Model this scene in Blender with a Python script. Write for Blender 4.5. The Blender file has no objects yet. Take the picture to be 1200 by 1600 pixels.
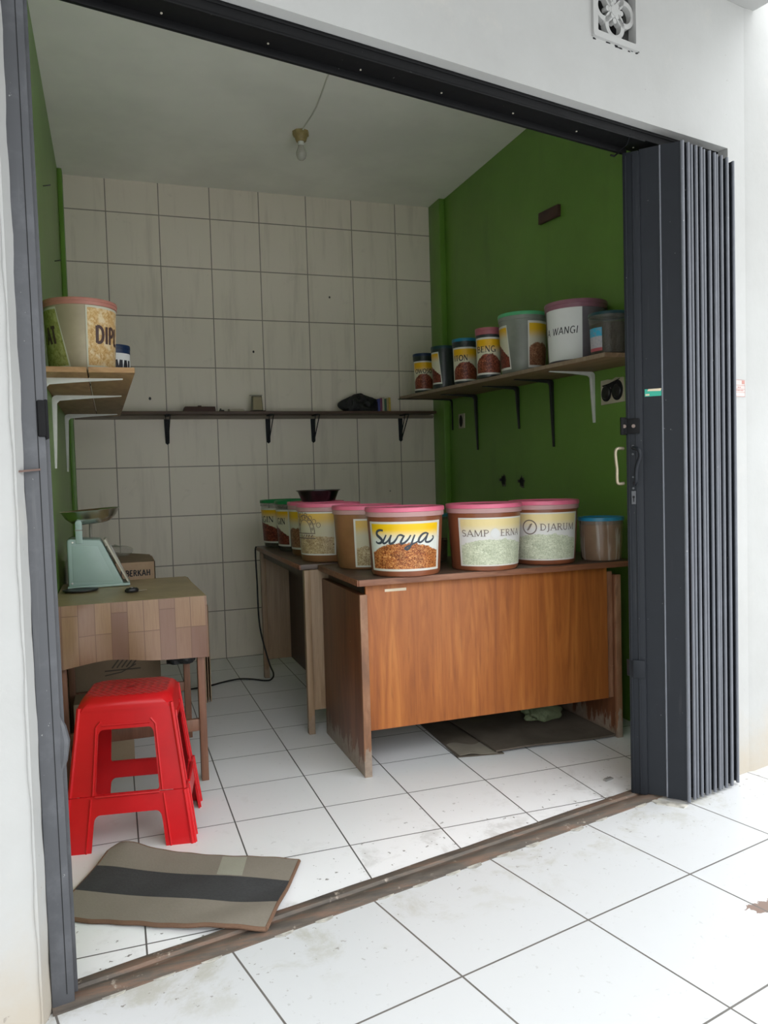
import bpy, bmesh, math, random
from mathutils import Vector, Matrix
random.seed(7)
S = bpy.context.scene
COL = S.collection
PI = math.pi
def R(d): return math.radians(d)

# ------------------------------------------------------------------ camera, sky, exposure
cam_d = bpy.data.cameras.new('camera'); cam = bpy.data.objects.new('camera', cam_d); COL.objects.link(cam)
cam.location = (-.63260, -2.24546, 1.1101)
cam.rotation_euler = (R(87.36579), R(1.63609), R(-19.04608))
cam_d.sensor_fit = 'VERTICAL'; cam_d.sensor_height = 24; cam_d.lens = 1232.5 / 1600 * 24
cam_d.clip_start = .05
S.camera = cam
W = bpy.data.worlds.new('overcast_sky'); S.world = W; W.use_nodes = True
wn = W.node_tree.nodes; wl = W.node_tree.links
bg = wn['Background']; bg.inputs[0].default_value = (.95, .98, 1.0, 1)
# overcast sky over a built-up street: dim near the rooftops, brightest at the zenith
_tc = wn.new('ShaderNodeTexCoord'); _sp = wn.new('ShaderNodeSeparateXYZ'); wl.new(_tc.outputs['Generated'], _sp.inputs[0])
_mx = wn.new('ShaderNodeMath'); _mx.operation = 'MAXIMUM'; wl.new(_sp.outputs[2], _mx.inputs[0]); _mx.inputs[1].default_value = 0
_ma = wn.new('ShaderNodeMath'); _ma.operation = 'MULTIPLY_ADD'; wl.new(_mx.outputs[0], _ma.inputs[0]); _ma.inputs[1].default_value = 1.3; _ma.inputs[2].default_value = .10
wl.new(_ma.outputs[0], bg.inputs[1])
S.view_settings.view_transform = 'Standard'; S.view_settings.look = 'None'
S.view_settings.gamma = 1; S.view_settings.use_curve_mapping = False
S.view_settings.exposure = 2.55

# ------------------------------------------------------------------ facade frame: u along the doorway, v into the room
FA = R(12.8); UX, UY = math.cos(FA), math.sin(FA)
def FP(u, v, z=0): return Vector((u*UX - v*UY, u*UY + v*UX, z))

# ------------------------------------------------------------------ mesh collector
class G:
    def __init__(s): s.v = []; s.f = []; s.m = []; s.uv = {}
    def add(s, vs, fs, mi=0, uvs=None):
        b = len(s.v); s.v += [Vector(p) for p in vs]
        if uvs:
            for i, q in enumerate(uvs): s.uv[b+i] = q
        for f in fs: s.f.append([b+i for i in f]); s.m.append(mi)
        return s
    def hexa(s, p, mi=0):      # 8 points: bottom loop 0-3, top loop 4-7
        return s.add(p, [(3,2,1,0),(4,5,6,7),(0,1,5,4),(1,2,6,5),(2,3,7,6),(3,0,4,7)], mi)
    def box(s, a, b, mi=0):
        x0,y0,z0 = a; x1,y1,z1 = b
        return s.hexa([(x0,y0,z0),(x1,y0,z0),(x1,y1,z0),(x0,y1,z0),(x0,y0,z1),(x1,y0,z1),(x1,y1,z1),(x0,y1,z1)], mi)
    def ubox(s, a, b, mi=0):   # a box in the facade frame
        u0,v0,z0 = a; u1,v1,z1 = b
        return s.hexa([FP(u0,v0,z0),FP(u1,v0,z0),FP(u1,v1,z0),FP(u0,v1,z0),FP(u0,v0,z1),FP(u1,v0,z1),FP(u1,v1,z1),FP(u0,v1,z1)], mi)
    def prism(s, poly, vec, mi=0):
        n = len(poly); vec = Vector(vec); vs = [Vector(p) for p in poly] + [Vector(p)+vec for p in poly]
        fs = [tuple(range(n))[::-1], tuple(range(n, 2*n))] + [(i, (i+1)%n, n+(i+1)%n, n+i) for i in range(n)]
        return s.add(vs, fs, mi)
    def lathe(s, prof, c=(0,0,0), n=48, mi=0, squash=1):
        c = Vector(c); vs = []; fs = []; k = len(prof)
        for r, z in prof:
            for i in range(n):
                a = 2*PI*i/n; vs.append(c + Vector((r*math.cos(a), r*squash*math.sin(a), z)))
        for j in range(k-1):
            for i in range(n): fs.append((j*n+i, j*n+(i+1)%n, (j+1)*n+(i+1)%n, (j+1)*n+i))
        return s.add(vs, fs, mi)
    def tube(s, pts, r, n=8, mi=0, closed=False):
        pts = [Vector(p) for p in pts]; vs = []; fs = []; k = len(pts)
        rs = r if isinstance(r, (list, tuple)) else [r]*k
        prev = None
        for i, p in enumerate(pts):
            if closed: t = (pts[(i+1)%k]-pts[i-1]).normalized()
            else: t = (pts[min(i+1,k-1)]-pts[max(i-1,0)]).normalized()
            if prev is None:
                a = Vector((0,0,1)) if abs(t.z) < .9 else Vector((1,0,0))
                x = t.cross(a).normalized()
            else:
                x = (prev - t*prev.dot(t)).normalized()
            y = t.cross(x); prev = x
            for j in range(n):
                a = 2*PI*j/n; vs.append(p + (x*math.cos(a)+y*math.sin(a))*rs[i])
        for i in range(k if closed else k-1):
            for j in range(n): fs.append((i*n+j, i*n+(j+1)%n, ((i+1)%k)*n+(j+1)%n, ((i+1)%k)*n+j))
        if not closed: fs += [tuple(range(n))[::-1], tuple((k-1)*n+j for j in range(n))]
        return s.add(vs, fs, mi)
    def bar(s, a, b, w, h, up=(0,0,1), mi=0):    # rectangular bar between two points
        a = Vector(a); b = Vector(b); t = (b-a).normalized(); up = Vector(up)
        x = t.cross(up).normalized(); y = x.cross(t)
        p = []
        for q in (a, b): p += [q - x*w/2 - y*h/2, q + x*w/2 - y*h/2, q + x*w/2 + y*h/2, q - x*w/2 + y*h/2]
        return s.hexa(p, mi)
    def sheet(s, fn, nu, nv, mi=0, uv=True):
        vs = []; us = []
        for j in range(nv+1):
            for i in range(nu+1):
                vs.append(fn(i/nu, j/nv)); us.append((i/nu, j/nv))
        fs = [(j*(nu+1)+i, j*(nu+1)+i+1, (j+1)*(nu+1)+i+1, (j+1)*(nu+1)+i) for j in range(nv) for i in range(nu)]
        return s.add(vs, fs, mi, us if uv else None)
    def slab(s, fn, th, nu, nv, mi=0):           # sheet with thickness; fn(u,v) -> point, th -> vector
        th = Vector(th); vs = []; us = []; N = (nu+1)*(nv+1)
        for k in (0, 1):
            for j in range(nv+1):
                for i in range(nu+1):
                    vs.append(Vector(fn(i/nu, j/nv)) + th*k); us.append((i/nu, j/nv))
        q = lambda k,i,j: k*N + j*(nu+1)+i
        fs = []
        for j in range(nv):
            for i in range(nu):
                fs.append((q(1,i,j),q(1,i+1,j),q(1,i+1,j+1),q(1,i,j+1))); fs.append((q(0,i,j+1),q(0,i+1,j+1),q(0,i+1,j),q(0,i,j)))
        for i in range(nu):
            fs.append((q(0,i,0),q(0,i+1,0),q(1,i+1,0),q(1,i,0))); fs.append((q(0,i+1,nv),q(0,i,nv),q(1,i,nv),q(1,i+1,nv)))
        for j in range(nv):
            fs.append((q(0,0,j+1),q(0,0,j),q(1,0,j),q(1,0,j+1))); fs.append((q(0,nu,j),q(0,nu,j+1),q(1,nu,j+1),q(1,nu,j)))
        return s.add(vs, fs, mi, us)
    def tr(s, M):
        s.v = [M @ p for p in s.v]; return s
    def sh(s, d):
        d = Vector(d); s.v = [p + d for p in s.v]; return s

def obj(name, g, mats, parent=None, loc=None, smooth=False, bevel=0, seg=2, recalc=True, rotz=0):
    if not isinstance(mats, (list, tuple)): mats = [mats]
    me = bpy.data.meshes.new(name); me.from_pydata([tuple(p) for p in g.v], [], g.f)
    for m in mats: me.materials.append(m)
    me.polygons.foreach_set('material_index', g.m)
    if g.uv:
        lay = me.uv_layers.new(name='UVMap')
        for l in me.loops: lay.data[l.index].uv = g.uv.get(l.vertex_index, (0, 0))
    bm = bmesh.new(); bm.from_mesh(me)
    if recalc: bmesh.ops.recalc_face_normals(bm, faces=bm.faces)
    if bevel:
        ed = [e for e in bm.edges if len(e.link_faces) == 2 and e.calc_face_angle(0) > R(35)]
        bmesh.ops.bevel(bm, geom=ed, offset=bevel, segments=seg, affect='EDGES', profile=.5, clamp_overlap=True)
        smooth = True
    if smooth:
        for f in bm.faces: f.smooth = True
        for e in bm.edges: e.smooth = not (len(e.link_faces) == 2 and e.calc_face_angle(0) > R(38))
    bm.to_mesh(me); bm.free()
    o = bpy.data.objects.new(name, me); COL.objects.link(o)
    if parent: o.parent = parent
    if loc is not None: o.location = loc
    if rotz: o.rotation_euler = (0, 0, rotz)
    return o
def thing(name, label, cat, loc=(0,0,0), rotz=0, group=None):
    o = bpy.data.objects.new(name, None); COL.objects.link(o); o.empty_display_size = .05
    o.location = loc; o.rotation_euler = (0, 0, rotz)
    o['label'] = label; o['category'] = cat
    if group: o['group'] = group
    return o
def tag(o, label, cat, group=None):
    o['label'] = label; o['category'] = cat
    if group: o['group'] = group
    return o
def struct(o): o['kind'] = 'structure'; return o
def solo(name, g, mats, label, cat, loc, group=None, **k):    # a thing that is one mesh: world-space collector, origin at loc
    g.sh(-Vector(loc)); return tag(obj(name, g, mats, None, loc, **k), label, cat, group)

def fill2d(loops, depth):    # flat shape with holes -> (verts, faces), centred on depth 0
    cu = bpy.data.curves.new('outline', 'CURVE'); cu.dimensions = '2D'; cu.fill_mode = 'BOTH'; cu.extrude = depth/2
    for lp in loops:
        sp = cu.splines.new('POLY'); sp.points.add(len(lp)-1); sp.use_cyclic_u = True
        for p, q in zip(sp.points, lp): p.co = (q[0], q[1], 0, 1)
    ob = bpy.data.objects.new('outline', cu); COL.objects.link(ob)
    me = bpy.data.meshes.new_from_object(ob.evaluated_get(bpy.context.evaluated_depsgraph_get()))
    vs = [v.co.copy() for v in me.vertices]; fs = [tuple(p.vertices) for p in me.polygons]
    bpy.data.objects.remove(ob); bpy.data.curves.remove(cu); bpy.data.meshes.remove(me)
    return vs, fs
def rrect(x0, y0, x1, y1, r, n=6):
    p = []
    for cx, cy, a in ((x1-r, y1-r, 0), (x0+r, y1-r, 90), (x0+r, y0+r, 180), (x1-r, y0+r, 270)):
        for i in range(n+1):
            t = R(a + 90*i/n); p.append((cx + r*math.cos(t), cy + r*math.sin(t)))
    return p
def arc(cx, cy, rx, ry, a0, a1, n=12):
    return [(cx + rx*math.cos(R(a0+(a1-a0)*i/n)), cy + ry*math.sin(R(a0+(a1-a0)*i/n))) for i in range(n+1)]

# ------------------------------------------------------------------ materials
class N:
    def __init__(s, name):
        s.mat = bpy.data.materials.new(name); s.mat.use_nodes = True
        s.t = s.mat.node_tree; s.b = s.t.nodes['Principled BSDF']; s.out = s.t.nodes['Material Output']
    def n(s, ty): return s.t.nodes.new(ty)
    def lk(s, a, b): s.t.links.new(a, b)
    def put(s, sock, v):
        if hasattr(v, 'links'): s.lk(v, sock)
        elif isinstance(v, (tuple, list)) and len(v) == 3 and sock.type == 'RGBA': sock.default_value = (*v, 1)
        else: sock.default_value = v
    def m(s, op, a, b=0.0, c=None, clamp=False):
        x = s.n('ShaderNodeMath'); x.operation = op; x.use_clamp = clamp
        s.put(x.inputs[0], a); s.put(x.inputs[1], b)
        if c is not None: s.put(x.inputs[2], c)
        return x.outputs[0]
    def mix(s, f, a, b, mode='MIX'):
        x = s.n('ShaderNodeMix'); x.data_type = 'RGBA'; x.blend_type = mode
        s.put(x.inputs[0], f); s.put(x.inputs[6], a); s.put(x.inputs[7], b)
        return x.outputs[2]
    def pos(s): return s.n('ShaderNodeNewGeometry').outputs['Position']
    def oc(s): return s.n('ShaderNodeTexCoord').outputs['Object']
    def uv(s): return s.n('ShaderNodeTexCoord').outputs['UV']
    def mp(s, v, loc=(0,0,0), rot=(0,0,0), sc=(1,1,1)):
        x = s.n('ShaderNodeMapping'); s.lk(v, x.inputs[0]); x.inputs[1].default_value = loc; x.inputs[2].default_value = rot; x.inputs[3].default_value = sc
        return x.outputs[0]
    def sep(s, v):
        x = s.n('ShaderNodeSeparateXYZ'); s.lk(v, x.inputs[0]); return x.outputs
    def noise(s, v, scale, detail=4, rough=.55, dist=0, col=False):
        x = s.n('ShaderNodeTexNoise'); s.lk(v, x.inputs['Vector']); x.inputs['Scale'].default_value = scale
        x.inputs['Detail'].default_value = detail; x.inputs['Roughness'].default_value = rough; x.inputs['Distortion'].default_value = dist
        return x.outputs[1 if col else 0]
    def vor(s, v, scale, out='Distance', feat='F1'):
        x = s.n('ShaderNodeTexVoronoi'); x.feature = feat; s.lk(v, x.inputs['Vector']); x.inputs['Scale'].default_value = scale
        return x.outputs[out]
    def st(s, v, lo, hi):       # smooth 0..1 between lo and hi
        x = s.n('ShaderNodeMapRange'); x.interpolation_type = 'SMOOTHSTEP'; s.put(x.inputs[0], v)
        x.inputs[1].default_value = lo; x.inputs[2].default_value = hi; return x.outputs[0]
    def ramp(s, f, stops):
        x = s.n('ShaderNodeValToRGB'); s.lk(f, x.inputs[0]); e = x.color_ramp.elements
        e[0].position = stops[0][0]; e[0].color = (*stops[0][1], 1); e[1].position = stops[-1][0]; e[1].color = (*stops[-1][1], 1)
        for p, c in stops[1:-1]:
            q = e.new(p); q.color = (*c, 1)
        return x.outputs[0]
    def bump(s, h, strength=.3, dist=.002):
        x = s.n('ShaderNodeBump'); x.inputs['Strength'].default_value = strength; x.inputs['Distance'].default_value = dist
        s.lk(h, x.inputs['Height']); s.lk(x.outputs[0], s.b.inputs['Normal'])
    def fin(s, col, rough=.5, metal=0, spec=.5):
        s.put(s.b.inputs['Base Color'], col); s.put(s.b.inputs['Roughness'], rough); s.put(s.b.inputs['Metallic'], metal)
        s.b.inputs['Specular IOR Level'].default_value = spec
        return s.mat
    def grid(s, x, y, T, ox, oy, w, Ty=None):     # 1 on the joints
        a = s.m('PINGPONG', s.m('SUBTRACT', x, ox), T/2); b = s.m('PINGPONG', s.m('SUBTRACT', y, oy), (Ty or T)/2)
        return s.m('MAXIMUM', s.m('LESS_THAN', a, w/2), s.m('LESS_THAN', b, w/2))

def lin(r, g, b):     # sRGB 0..255 -> linear
    f = lambda c: (c/255/12.92) if c/255 <= .04045 else ((c/255+.055)/1.055)**2.4
    return (f(r), f(g), f(b))
def plain(name, col, rough=.5, metal=0, var=.12, scale=6, bump=0, spec=.5):
    k = N(name); p = k.oc(); f = k.noise(p, scale)
    c = k.mix(k.st(f, .3, .7), tuple(x*(1-var) for x in col), tuple(min(1, x*(1+var)) for x in col))
    if bump: k.bump(k.noise(p, scale*14, 3), bump, .002)
    return k.fin(c, rough, metal, spec)

def mat_tile(name, base, grout, T, ox, oy, w, axes='XY', rot=0, dirt=(.45,.42,.36), rough=.25, extra=None, dirtamt=.5):
    k = N(name); p = k.pos()
    if rot: p = k.mp(p, rot=(0, 0, -rot))
    q = k.sep(p); x, y = q['XYZ'.index(axes[0])], q['XYZ'.index(axes[1])]
    j = k.grid(x, y, T, ox, oy, w)
    P = k.pos()
    n1 = k.noise(P, 2.3, 5, .6); n2 = k.noise(P, 22, 5, .7); n3 = k.noise(P, 7, 6, .65, .6)
    c = k.mix(k.m('MULTIPLY', k.st(n1, .35, .75), .35*dirtamt), base, tuple(b*.86 for b in base))
    c = k.mix(k.m('MULTIPLY', k.st(n3, .60, .72), .45*dirtamt), c, dirt)
    c = k.mix(k.m('MULTIPLY', k.st(n2, .70, .76), .8*dirtamt), c, tuple(d*.5 for d in dirt))
    if extra: c = extra(k, c)
    gn = k.noise(P, 9, 3)
    c = k.mix(j, c, k.mix(gn, tuple(g*.6 for g in grout), tuple(g*1.3 for g in grout)))
    k.bump(k.m('SUBTRACT', 1, j), .4, .001)
    return k.fin(c, k.m('ADD', k.m('MULTIPLY', n3, .2), rough), 0, .5)

M = {}
def pave_extra(k, c):
    P = k.pos(); q = k.sep(k.mp(P, rot=(0, 0, -FA)))
    band = k.st(q[1], -.62, -.33)                       # scuffs along the sill
    n = k.noise(P, 5.5, 7, .72, .4)
    c = k.mix(k.m('MULTIPLY', k.m('MULTIPLY', band, k.st(n, .5, .66)), .5), c, lin(150, 145, 125))
    sp = k.noise(P, 48, 4, .6)
    c = k.mix(k.m('MULTIPLY', k.m('MULTIPLY', k.m('ADD', k.m('MULTIPLY', band, .7), .25), k.st(sp, .64, .68)), .8), c, lin(105, 98, 88))
    w = k.noise(P, 16, 4, .6, .5)                        # brown splash
    d = k.n('ShaderNodeVectorMath'); d.operation = 'DISTANCE'; k.lk(k.mp(P, sc=(1, 2.4, 1)), d.inputs[0]); d.inputs[1].default_value = (.90, -.715*2.4, 0)
    spl = k.m('GREATER_THAN', w, k.m('ADD', k.m('MULTIPLY', d.outputs['Value'], 3.6), .30))
    return k.mix(spl, c, lin(125, 105, 95))
M['pave'] = mat_tile('outdoor_floor_tile', (.52, .525, .53), (.13, .12, .11), .39, -.10, -.685, .005, rot=FA, extra=pave_extra, dirtamt=.22, dirt=(.5,.48,.44))
def in_extra(k, c):
    P = k.pos(); q = k.sep(k.mp(P, rot=(0, 0, -FA)))
    band = k.st(q[1], .25, -.2)
    sp = k.noise(P, 40, 4, .6)
    n = k.noise(P, 6, 7, .7, .4)
    c = k.mix(k.m('MULTIPLY', k.m('MULTIPLY', band, k.st(n, .52, .68)), .35), c, lin(140, 135, 125))
    return k.mix(k.m('MULTIPLY', k.m('MULTIPLY', k.m('ADD', band, .12), k.st(sp, .65, .68)), .8), c, lin(90, 85, 78))
M['floor'] = mat_tile('indoor_floor_tile', (.80, .80, .81), (.10, .10, .095), .3, 0, 0, .0045, extra=in_extra, dirtamt=.3)
def wt_extra(k, c):
    P = k.pos(); s = k.noise(k.mp(P, sc=(16, 1, 1.6)), 1, 5, .6)      # faint runs
    c = k.mix(k.m('MULTIPLY', k.st(s, .5, .75), .18), c, lin(120, 105, 85))
    sp = k.vor(k.mp(P, sc=(1, 1, .8)), 5.0)
    return k.mix(k.st(sp, .045, .03), c, lin(35, 28, 24))
M['walltile'] = mat_tile('back_wall_tile', (.80, .72, .61), (.30, .26, .21), .3, 0, 0, .006, axes='XZ', extra=wt_extra, dirtamt=.35, dirt=(.30,.25,.19), rough=.35)

def green():
    k = N('green_wall_paint'); P = k.pos()
    n = k.noise(P, 1.6, 5, .6); n2 = k.noise(P, 9, 6, .65); s = k.noise(k.mp(P, sc=(3, 3, .7)), 2, 4)
    c = k.mix(k.st(n, .3, .7), (.128, .262, .036), (.155, .31, .048))
    c = k.mix(k.m('MULTIPLY', k.st(s, .55, .8), .3), c, (.075, .15, .035))
    c = k.mix(k.m('MULTIPLY', k.st(n2, .62, .75), .25), c, (.19, .30, .09))
    k.bump(k.noise(P, 60, 4), .12, .002)
    return k.fin(c, .38, 0, .5)
M['green'] = green()
def plaster():
    k = N('white_plaster'); P = k.pos()
    n = k.noise(P, 1.3, 6, .65); n2 = k.noise(P, 5, 7, .7); n3 = k.noise(P, 30, 5, .7)
    z = k.sep(P)[2]
    c = k.mix(k.st(n, .3, .75), (.41, .41, .40), (.355, .352, .34))
    c = k.mix(k.m('MULTIPLY', k.st(n2, .56, .75), .3), c, (.50, .47, .42))
    low = k.m('MULTIPLY', k.st(k.m('ADD', z, k.m('MULTIPLY', n2, -.5)), .05, -.27), .75)    # damp stain at the foot
    c = k.mix(low, c, (.40, .345, .27))
    c = k.mix(k.m('MULTIPLY', k.st(n3, .70, .74), .6), c, (.2, .18, .16))
    k.bump(k.noise(P, 45, 5), .25, .002)
    return k.fin(c, .75, 0, .3)
M['plaster'] = plaster()
M['ceil'] = plain('ceiling_paint', (.90, .88, .80), .8, var=.06, scale=2, bump=.05)
def metal_paint(name, col, rough, wear=.3, spec=.5):
    k = N(name); P = k.pos(); n = k.noise(P, 14, 5, .65); n2 = k.noise(k.mp(P, sc=(40, 40, 2.5)), 1, 4); n3 = k.noise(P, 70, 3, .6)
    c = k.mix(k.m('MULTIPLY', k.st(n, .45, .75), wear), col, tuple(x*2.0 for x in col))
    c = k.mix(k.m('MULTIPLY', k.st(n2, .6, .8), wear), c, (.16, .16, .165))
    c = k.mix(k.m('MULTIPLY', k.st(n3, .73, .76), .7), c, (.35, .35, .34))
    k.bump(n2, .08, .001)
    return k.fin(c, k.m('ADD', k.m('MULTIPLY', n, .25), rough-.1), 0, spec)
M['gate'] = metal_paint('slate_gate_paint', (.014, .016, .020), .5, .15, .22)
M['bead'] = metal_paint('lit_gate_bead_paint', (.115, .122, .14), .4, .2)  # lighter copy of the gate paint: sky highlight on rounded edges painted in
M['post'] = metal_paint('grey_post_paint', (.065, .067, .074), .5, .4)
M['black'] = metal_paint('black_beam_paint', (.0035, .0035, .004), .6, .02, .2)
def rust():
    k = N('rusty_sill'); P = k.pos(); n = k.noise(k.mp(P, rot=(0,0,-FA), sc=(2.2, 18, 18)), 1.6, 7, .75); n2 = k.noise(P, 30, 5, .7)
    c = k.ramp(n, [(.3, (.060, .052, .046)), (.48, (.105, .086, .070)), (.60, (.165, .102, .072)), (.75, (.15, .128, .108))])
    c = k.mix(k.st(n2, .6, .72), c, (.36, .31, .26))
    k.bump(n2, .5, .003)
    return k.fin(c, .7, .25)
M['rust'] = rust()
def wood(name, c0, c1, c2, sc=(14, 14, 1.1), rough=.4, worn=0, scuff=(.62,.45,.30)):
    k = N(name); P = k.oc(); v = k.mp(P, sc=sc)
    n = k.noise(v, 1.5, 6, .6, 1.4); n2 = k.noise(v, 7, 4, .6, .3); b = k.noise(P, 1.7, 3)
    c = k.ramp(n, [(.28, c0), (.5, c1), (.72, c2)])
    c = k.mix(k.m('MULTIPLY', k.st(n2, .5, .75), .35), c, tuple(x*.55 for x in c0))
    c = k.mix(k.m('MULTIPLY', k.st(b, .4, .7), .22), c, c0)
    if worn:
        z = k.sep(P)[2]; w = k.noise(k.mp(P, sc=(30, 30, 5)), 1.2, 5, .65)
        f = k.m('GREATER_THAN', k.m('SUBTRACT', w, k.m('MULTIPLY', z, 2.6)), .32)
        c = k.mix(k.m('MULTIPLY', f, worn), c, k.mix(k.noise(P, 40, 4), (.16, .12, .09), (.40, .32, .25)))
        sp = k.noise(P, 26, 4, .65)
        c = k.mix(k.m('MULTIPLY', k.st(sp, .735, .75), .8), c, scuff)
    k.bump(n2, .06, .001)
    return k.fin(c, rough, 0, .5)
M['desk'] = wood('orange_brown_veneer', (.24, .066, .012), (.36, .108, .020), (.46, .160, .033), worn=0, rough=.5)
M['deskside'] = wood('worn_dark_veneer', (.085, .030, .014), (.15, .054, .023), (.20, .078, .034), worn=.85, rough=.4)
M['deskedge'] = wood('worn_desk_edging', (.16, .075, .04), (.26, .12, .06), (.38, .21, .12), sc=(8, 8, 2), worn=.9, rough=.5)
M['desktop'] = wood('dark_desk_top', (.05, .032, .024), (.085, .052, .036), (.12, .07, .046), sc=(2, 16, 16), rough=.4)
M['deskfront'] = wood('reddish_desk_top_edge', (.13, .05, .028), (.22, .085, .042), (.33, .15, .08), sc=(2, 20, 20), rough=.45)
M['tanwood'] = wood('tan_desk_panel', (.20, .125, .07), (.29, .19, .11), (.36, .25, .155), sc=(22, 22, 1.4), worn=.5, rough=.5)
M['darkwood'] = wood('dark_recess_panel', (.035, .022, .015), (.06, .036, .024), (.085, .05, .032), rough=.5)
M['tablewood'] = wood('red_brown_table_wood', (.13, .055, .03), (.21, .095, .055), (.28, .14, .085), sc=(18, 18, 1.2), rough=.5)
M['shelfwood'] = wood('brown_shelf_board', (.16, .10, .055), (.24, .15, .08), (.32, .21, .12), sc=(18, 1.3, 18), rough=.6)
M['shelfdark'] = wood('dark_shelf_edge', (.06, .035, .024), (.09, .05, .034), (.12, .07, .046), sc=(1.5, 18, 18), rough=.55)
M['shelftan'] = wood('tan_plywood_board', (.20, .115, .05), (.31, .185, .085), (.40, .26, .13), sc=(6, 2, 6), rough=.6, worn=0)
M['rawedge'] = wood('orange_plywood_edge', (.30, .16, .07), (.42, .24, .11), (.50, .31, .16), sc=(4, 4, 20), rough=.7)
M['red'] = plain('red_plastic', (.54, .008, .012), .33, var=.1, scale=5, spec=.35)
def seatmat():
    k = N('red_woven_seat'); P = k.oc(); q = k.sep(P)
    a = k.m('SINE', k.m('MULTIPLY', k.m('ADD', q[0], k.m('MULTIPLY', k.m('SINE', k.m('MULTIPLY', q[1], 210)), .004)), 260))
    b = k.m('SINE', k.m('MULTIPLY', q[1], 190))
    h = k.m('MULTIPLY', a, b); k.bump(h, .8, .003)
    return k.fin(k.mix(k.st(h, -.6, .6), (.40, .010, .016), (.60, .014, .022)), .38)
M['seat'] = seatmat()
def cardboard(name, c0, c1):
    k = N(name); P = k.oc(); n = k.noise(P, 5, 5, .6); n2 = k.noise(P, 40, 3)
    c = k.mix(k.st(n, .3, .7), c0, c1); c = k.mix(k.m('MULTIPLY', k.st(n2, .55, .7), .2), c, tuple(x*.6 for x in c0))
    return k.fin(c, .85, 0, .2)
M['card'] = cardboard('brown_cardboard', (.38, .26, .165), (.47, .335, .22))
M['carddark'] = cardboard('dirty_dark_cardboard', (.085, .07, .055), (.14, .115, .09))
M['cardpale'] = cardboard('pale_dirty_cardboard', (.21, .185, .15), (.28, .25, .20))
M['cardshade'] = cardboard('old_brown_cardboard', (.24, .175, .115), (.31, .23, .155))
def vinyl():
    k = N('plank_pattern_vinyl'); P = k.uv()
    b = k.n('ShaderNodeTexBrick'); k.lk(k.mp(P, rot=(0, 0, R(90)), sc=(1, 1, 1)), b.inputs[0])
    b.inputs['Color1'].default_value = (*lin(122, 90, 78), 1); b.inputs['Color2'].default_value = (*lin(148, 116, 88), 1); b.inputs['Mortar'].default_value = (*lin(105, 75, 60), 1)
    b.inputs['Scale'].default_value = 1; b.inputs['Mortar Size'].default_value = .0012; b.inputs['Bias'].default_value = 0
    b.inputs['Brick Width'].default_value = .19; b.inputs['Row Height'].default_value = .0545; b.offset = .37; b.offset_frequency = 3
    g = k.noise(k.mp(P, sc=(160, 10, 1)), 1, 5, .6, .6)
    c = k.mix(k.m('MULTIPLY', k.st(g, .4, .7), .35), b.outputs[0], lin(120, 84, 66))
    n = k.noise(P, 6, 5, .6)
    c = k.mix(k.m('MULTIPLY', k.st(n, .45, .7), .2), c, lin(120, 92, 60))
    return k.fin(c, .42, 0, .5)
M['vinyl'] = vinyl()
def topvinyl():
    k = N('worn_glare_vinyl_top'); P = k.oc(); n = k.noise(P, 5, 6, .65); n2 = k.noise(P, 35, 4)
    c = k.mix(k.st(n, .3, .7), lin(172, 152, 112), lin(150, 130, 94)); c = k.mix(k.m('MULTIPLY', k.st(n2, .66, .72), .5), c, lin(70, 58, 42))
    return k.fin(c, .4, 0, .5)
M['vinyltop'] = topvinyl()  # glare on the cover top put into the colour, with dark worn flecks
M['mint'] = plain('mint_enamel', (.36, .48, .44), .35, var=.06)
M['mintshade'] = plain('cream_dial_frame', (.50, .47, .38), .4, var=.05)
M['steel'] = plain('stainless_steel', (.80, .78, .75), .25, 1.0, var=.06, scale=10)
M['darksteel'] = plain('dark_steel_bowl', (.10, .10, .10), .28, 1.0, var=.1, scale=10)
M['blackplastic'] = plain('black_plastic', (.012, .012, .013), .4, var=.2)
def crinkle(name, col, rough=.3, spec=.5):
    k = N(name); P = k.oc(); h = k.vor(k.mp(P), 38, 'Distance', 'SMOOTH_F1'); k.bump(k.noise(P, 30, 5, .7, 1.5), .9, .01)
    return k.fin(col, rough, 0, spec)
M['blackbag'] = crinkle('black_plastic_bag', (.010, .010, .011), .35)
M['greenrag'] = crinkle('pale_green_crumpled_bag', (.20, .24, .13), .5)
M['white'] = plain('white_paint', (.70, .70, .66), .45, var=.06, scale=20)
M['paper'] = plain('white_paper', (.74, .74, .72), .8, var=.03)
M['ink'] = plain('black_ink', (.018, .018, .022), .6)
M['brownink'] = plain('grey_brown_ink', (.17, .125, .105), .6)
M['dkbrownink'] = plain('dark_brown_ink', (.075, .04, .035), .6)
M['greyink'] = plain('grey_blue_ink', (.05, .06, .075), .6)
M['redink'] = plain('faded_red_ink', (.42, .2, .17), .7)
M['bluecap'] = plain('dark_blue_plastic', (.012, .03, .085), .4)
M['teal'] = plain('teal_plastic', (.02, .16, .17), .4)
M['tealdark'] = plain('dark_teal_plastic', (.015, .055, .065), .4)
M['bluelid'] = plain('bright_blue_plastic', (.022, .22, .36), .35)
M['greenlid'] = plain('green_plastic', (.02, .22, .07), .38)
M['palegreen'] = plain('pale_green_plastic', (.10, .44, .20), .4)
M['pink'] = plain('pink_plastic', (.74, .16, .26), .38, var=.07)
M['pinkpale'] = plain('pale_pink_rim', (.50, .29, .28), .45)
M['pinkdull'] = plain('dusty_pink_plastic', (.42, .13, .15), .45)
M['purple'] = plain('mauve_plastic', (.27, .115, .15), .42)
M['salmon'] = plain('salmon_plastic', (.48, .20, .155), .45)
M['brownblock'] = plain('brown_wood_block', (.06, .025, .018), .6)
M['yellowed'] = plain('yellowed_bakelite', (.33, .25, .10), .5, var=.2, scale=30)
M['brass'] = plain('pale_brass', (.36, .31, .22), .4, .6)
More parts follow.
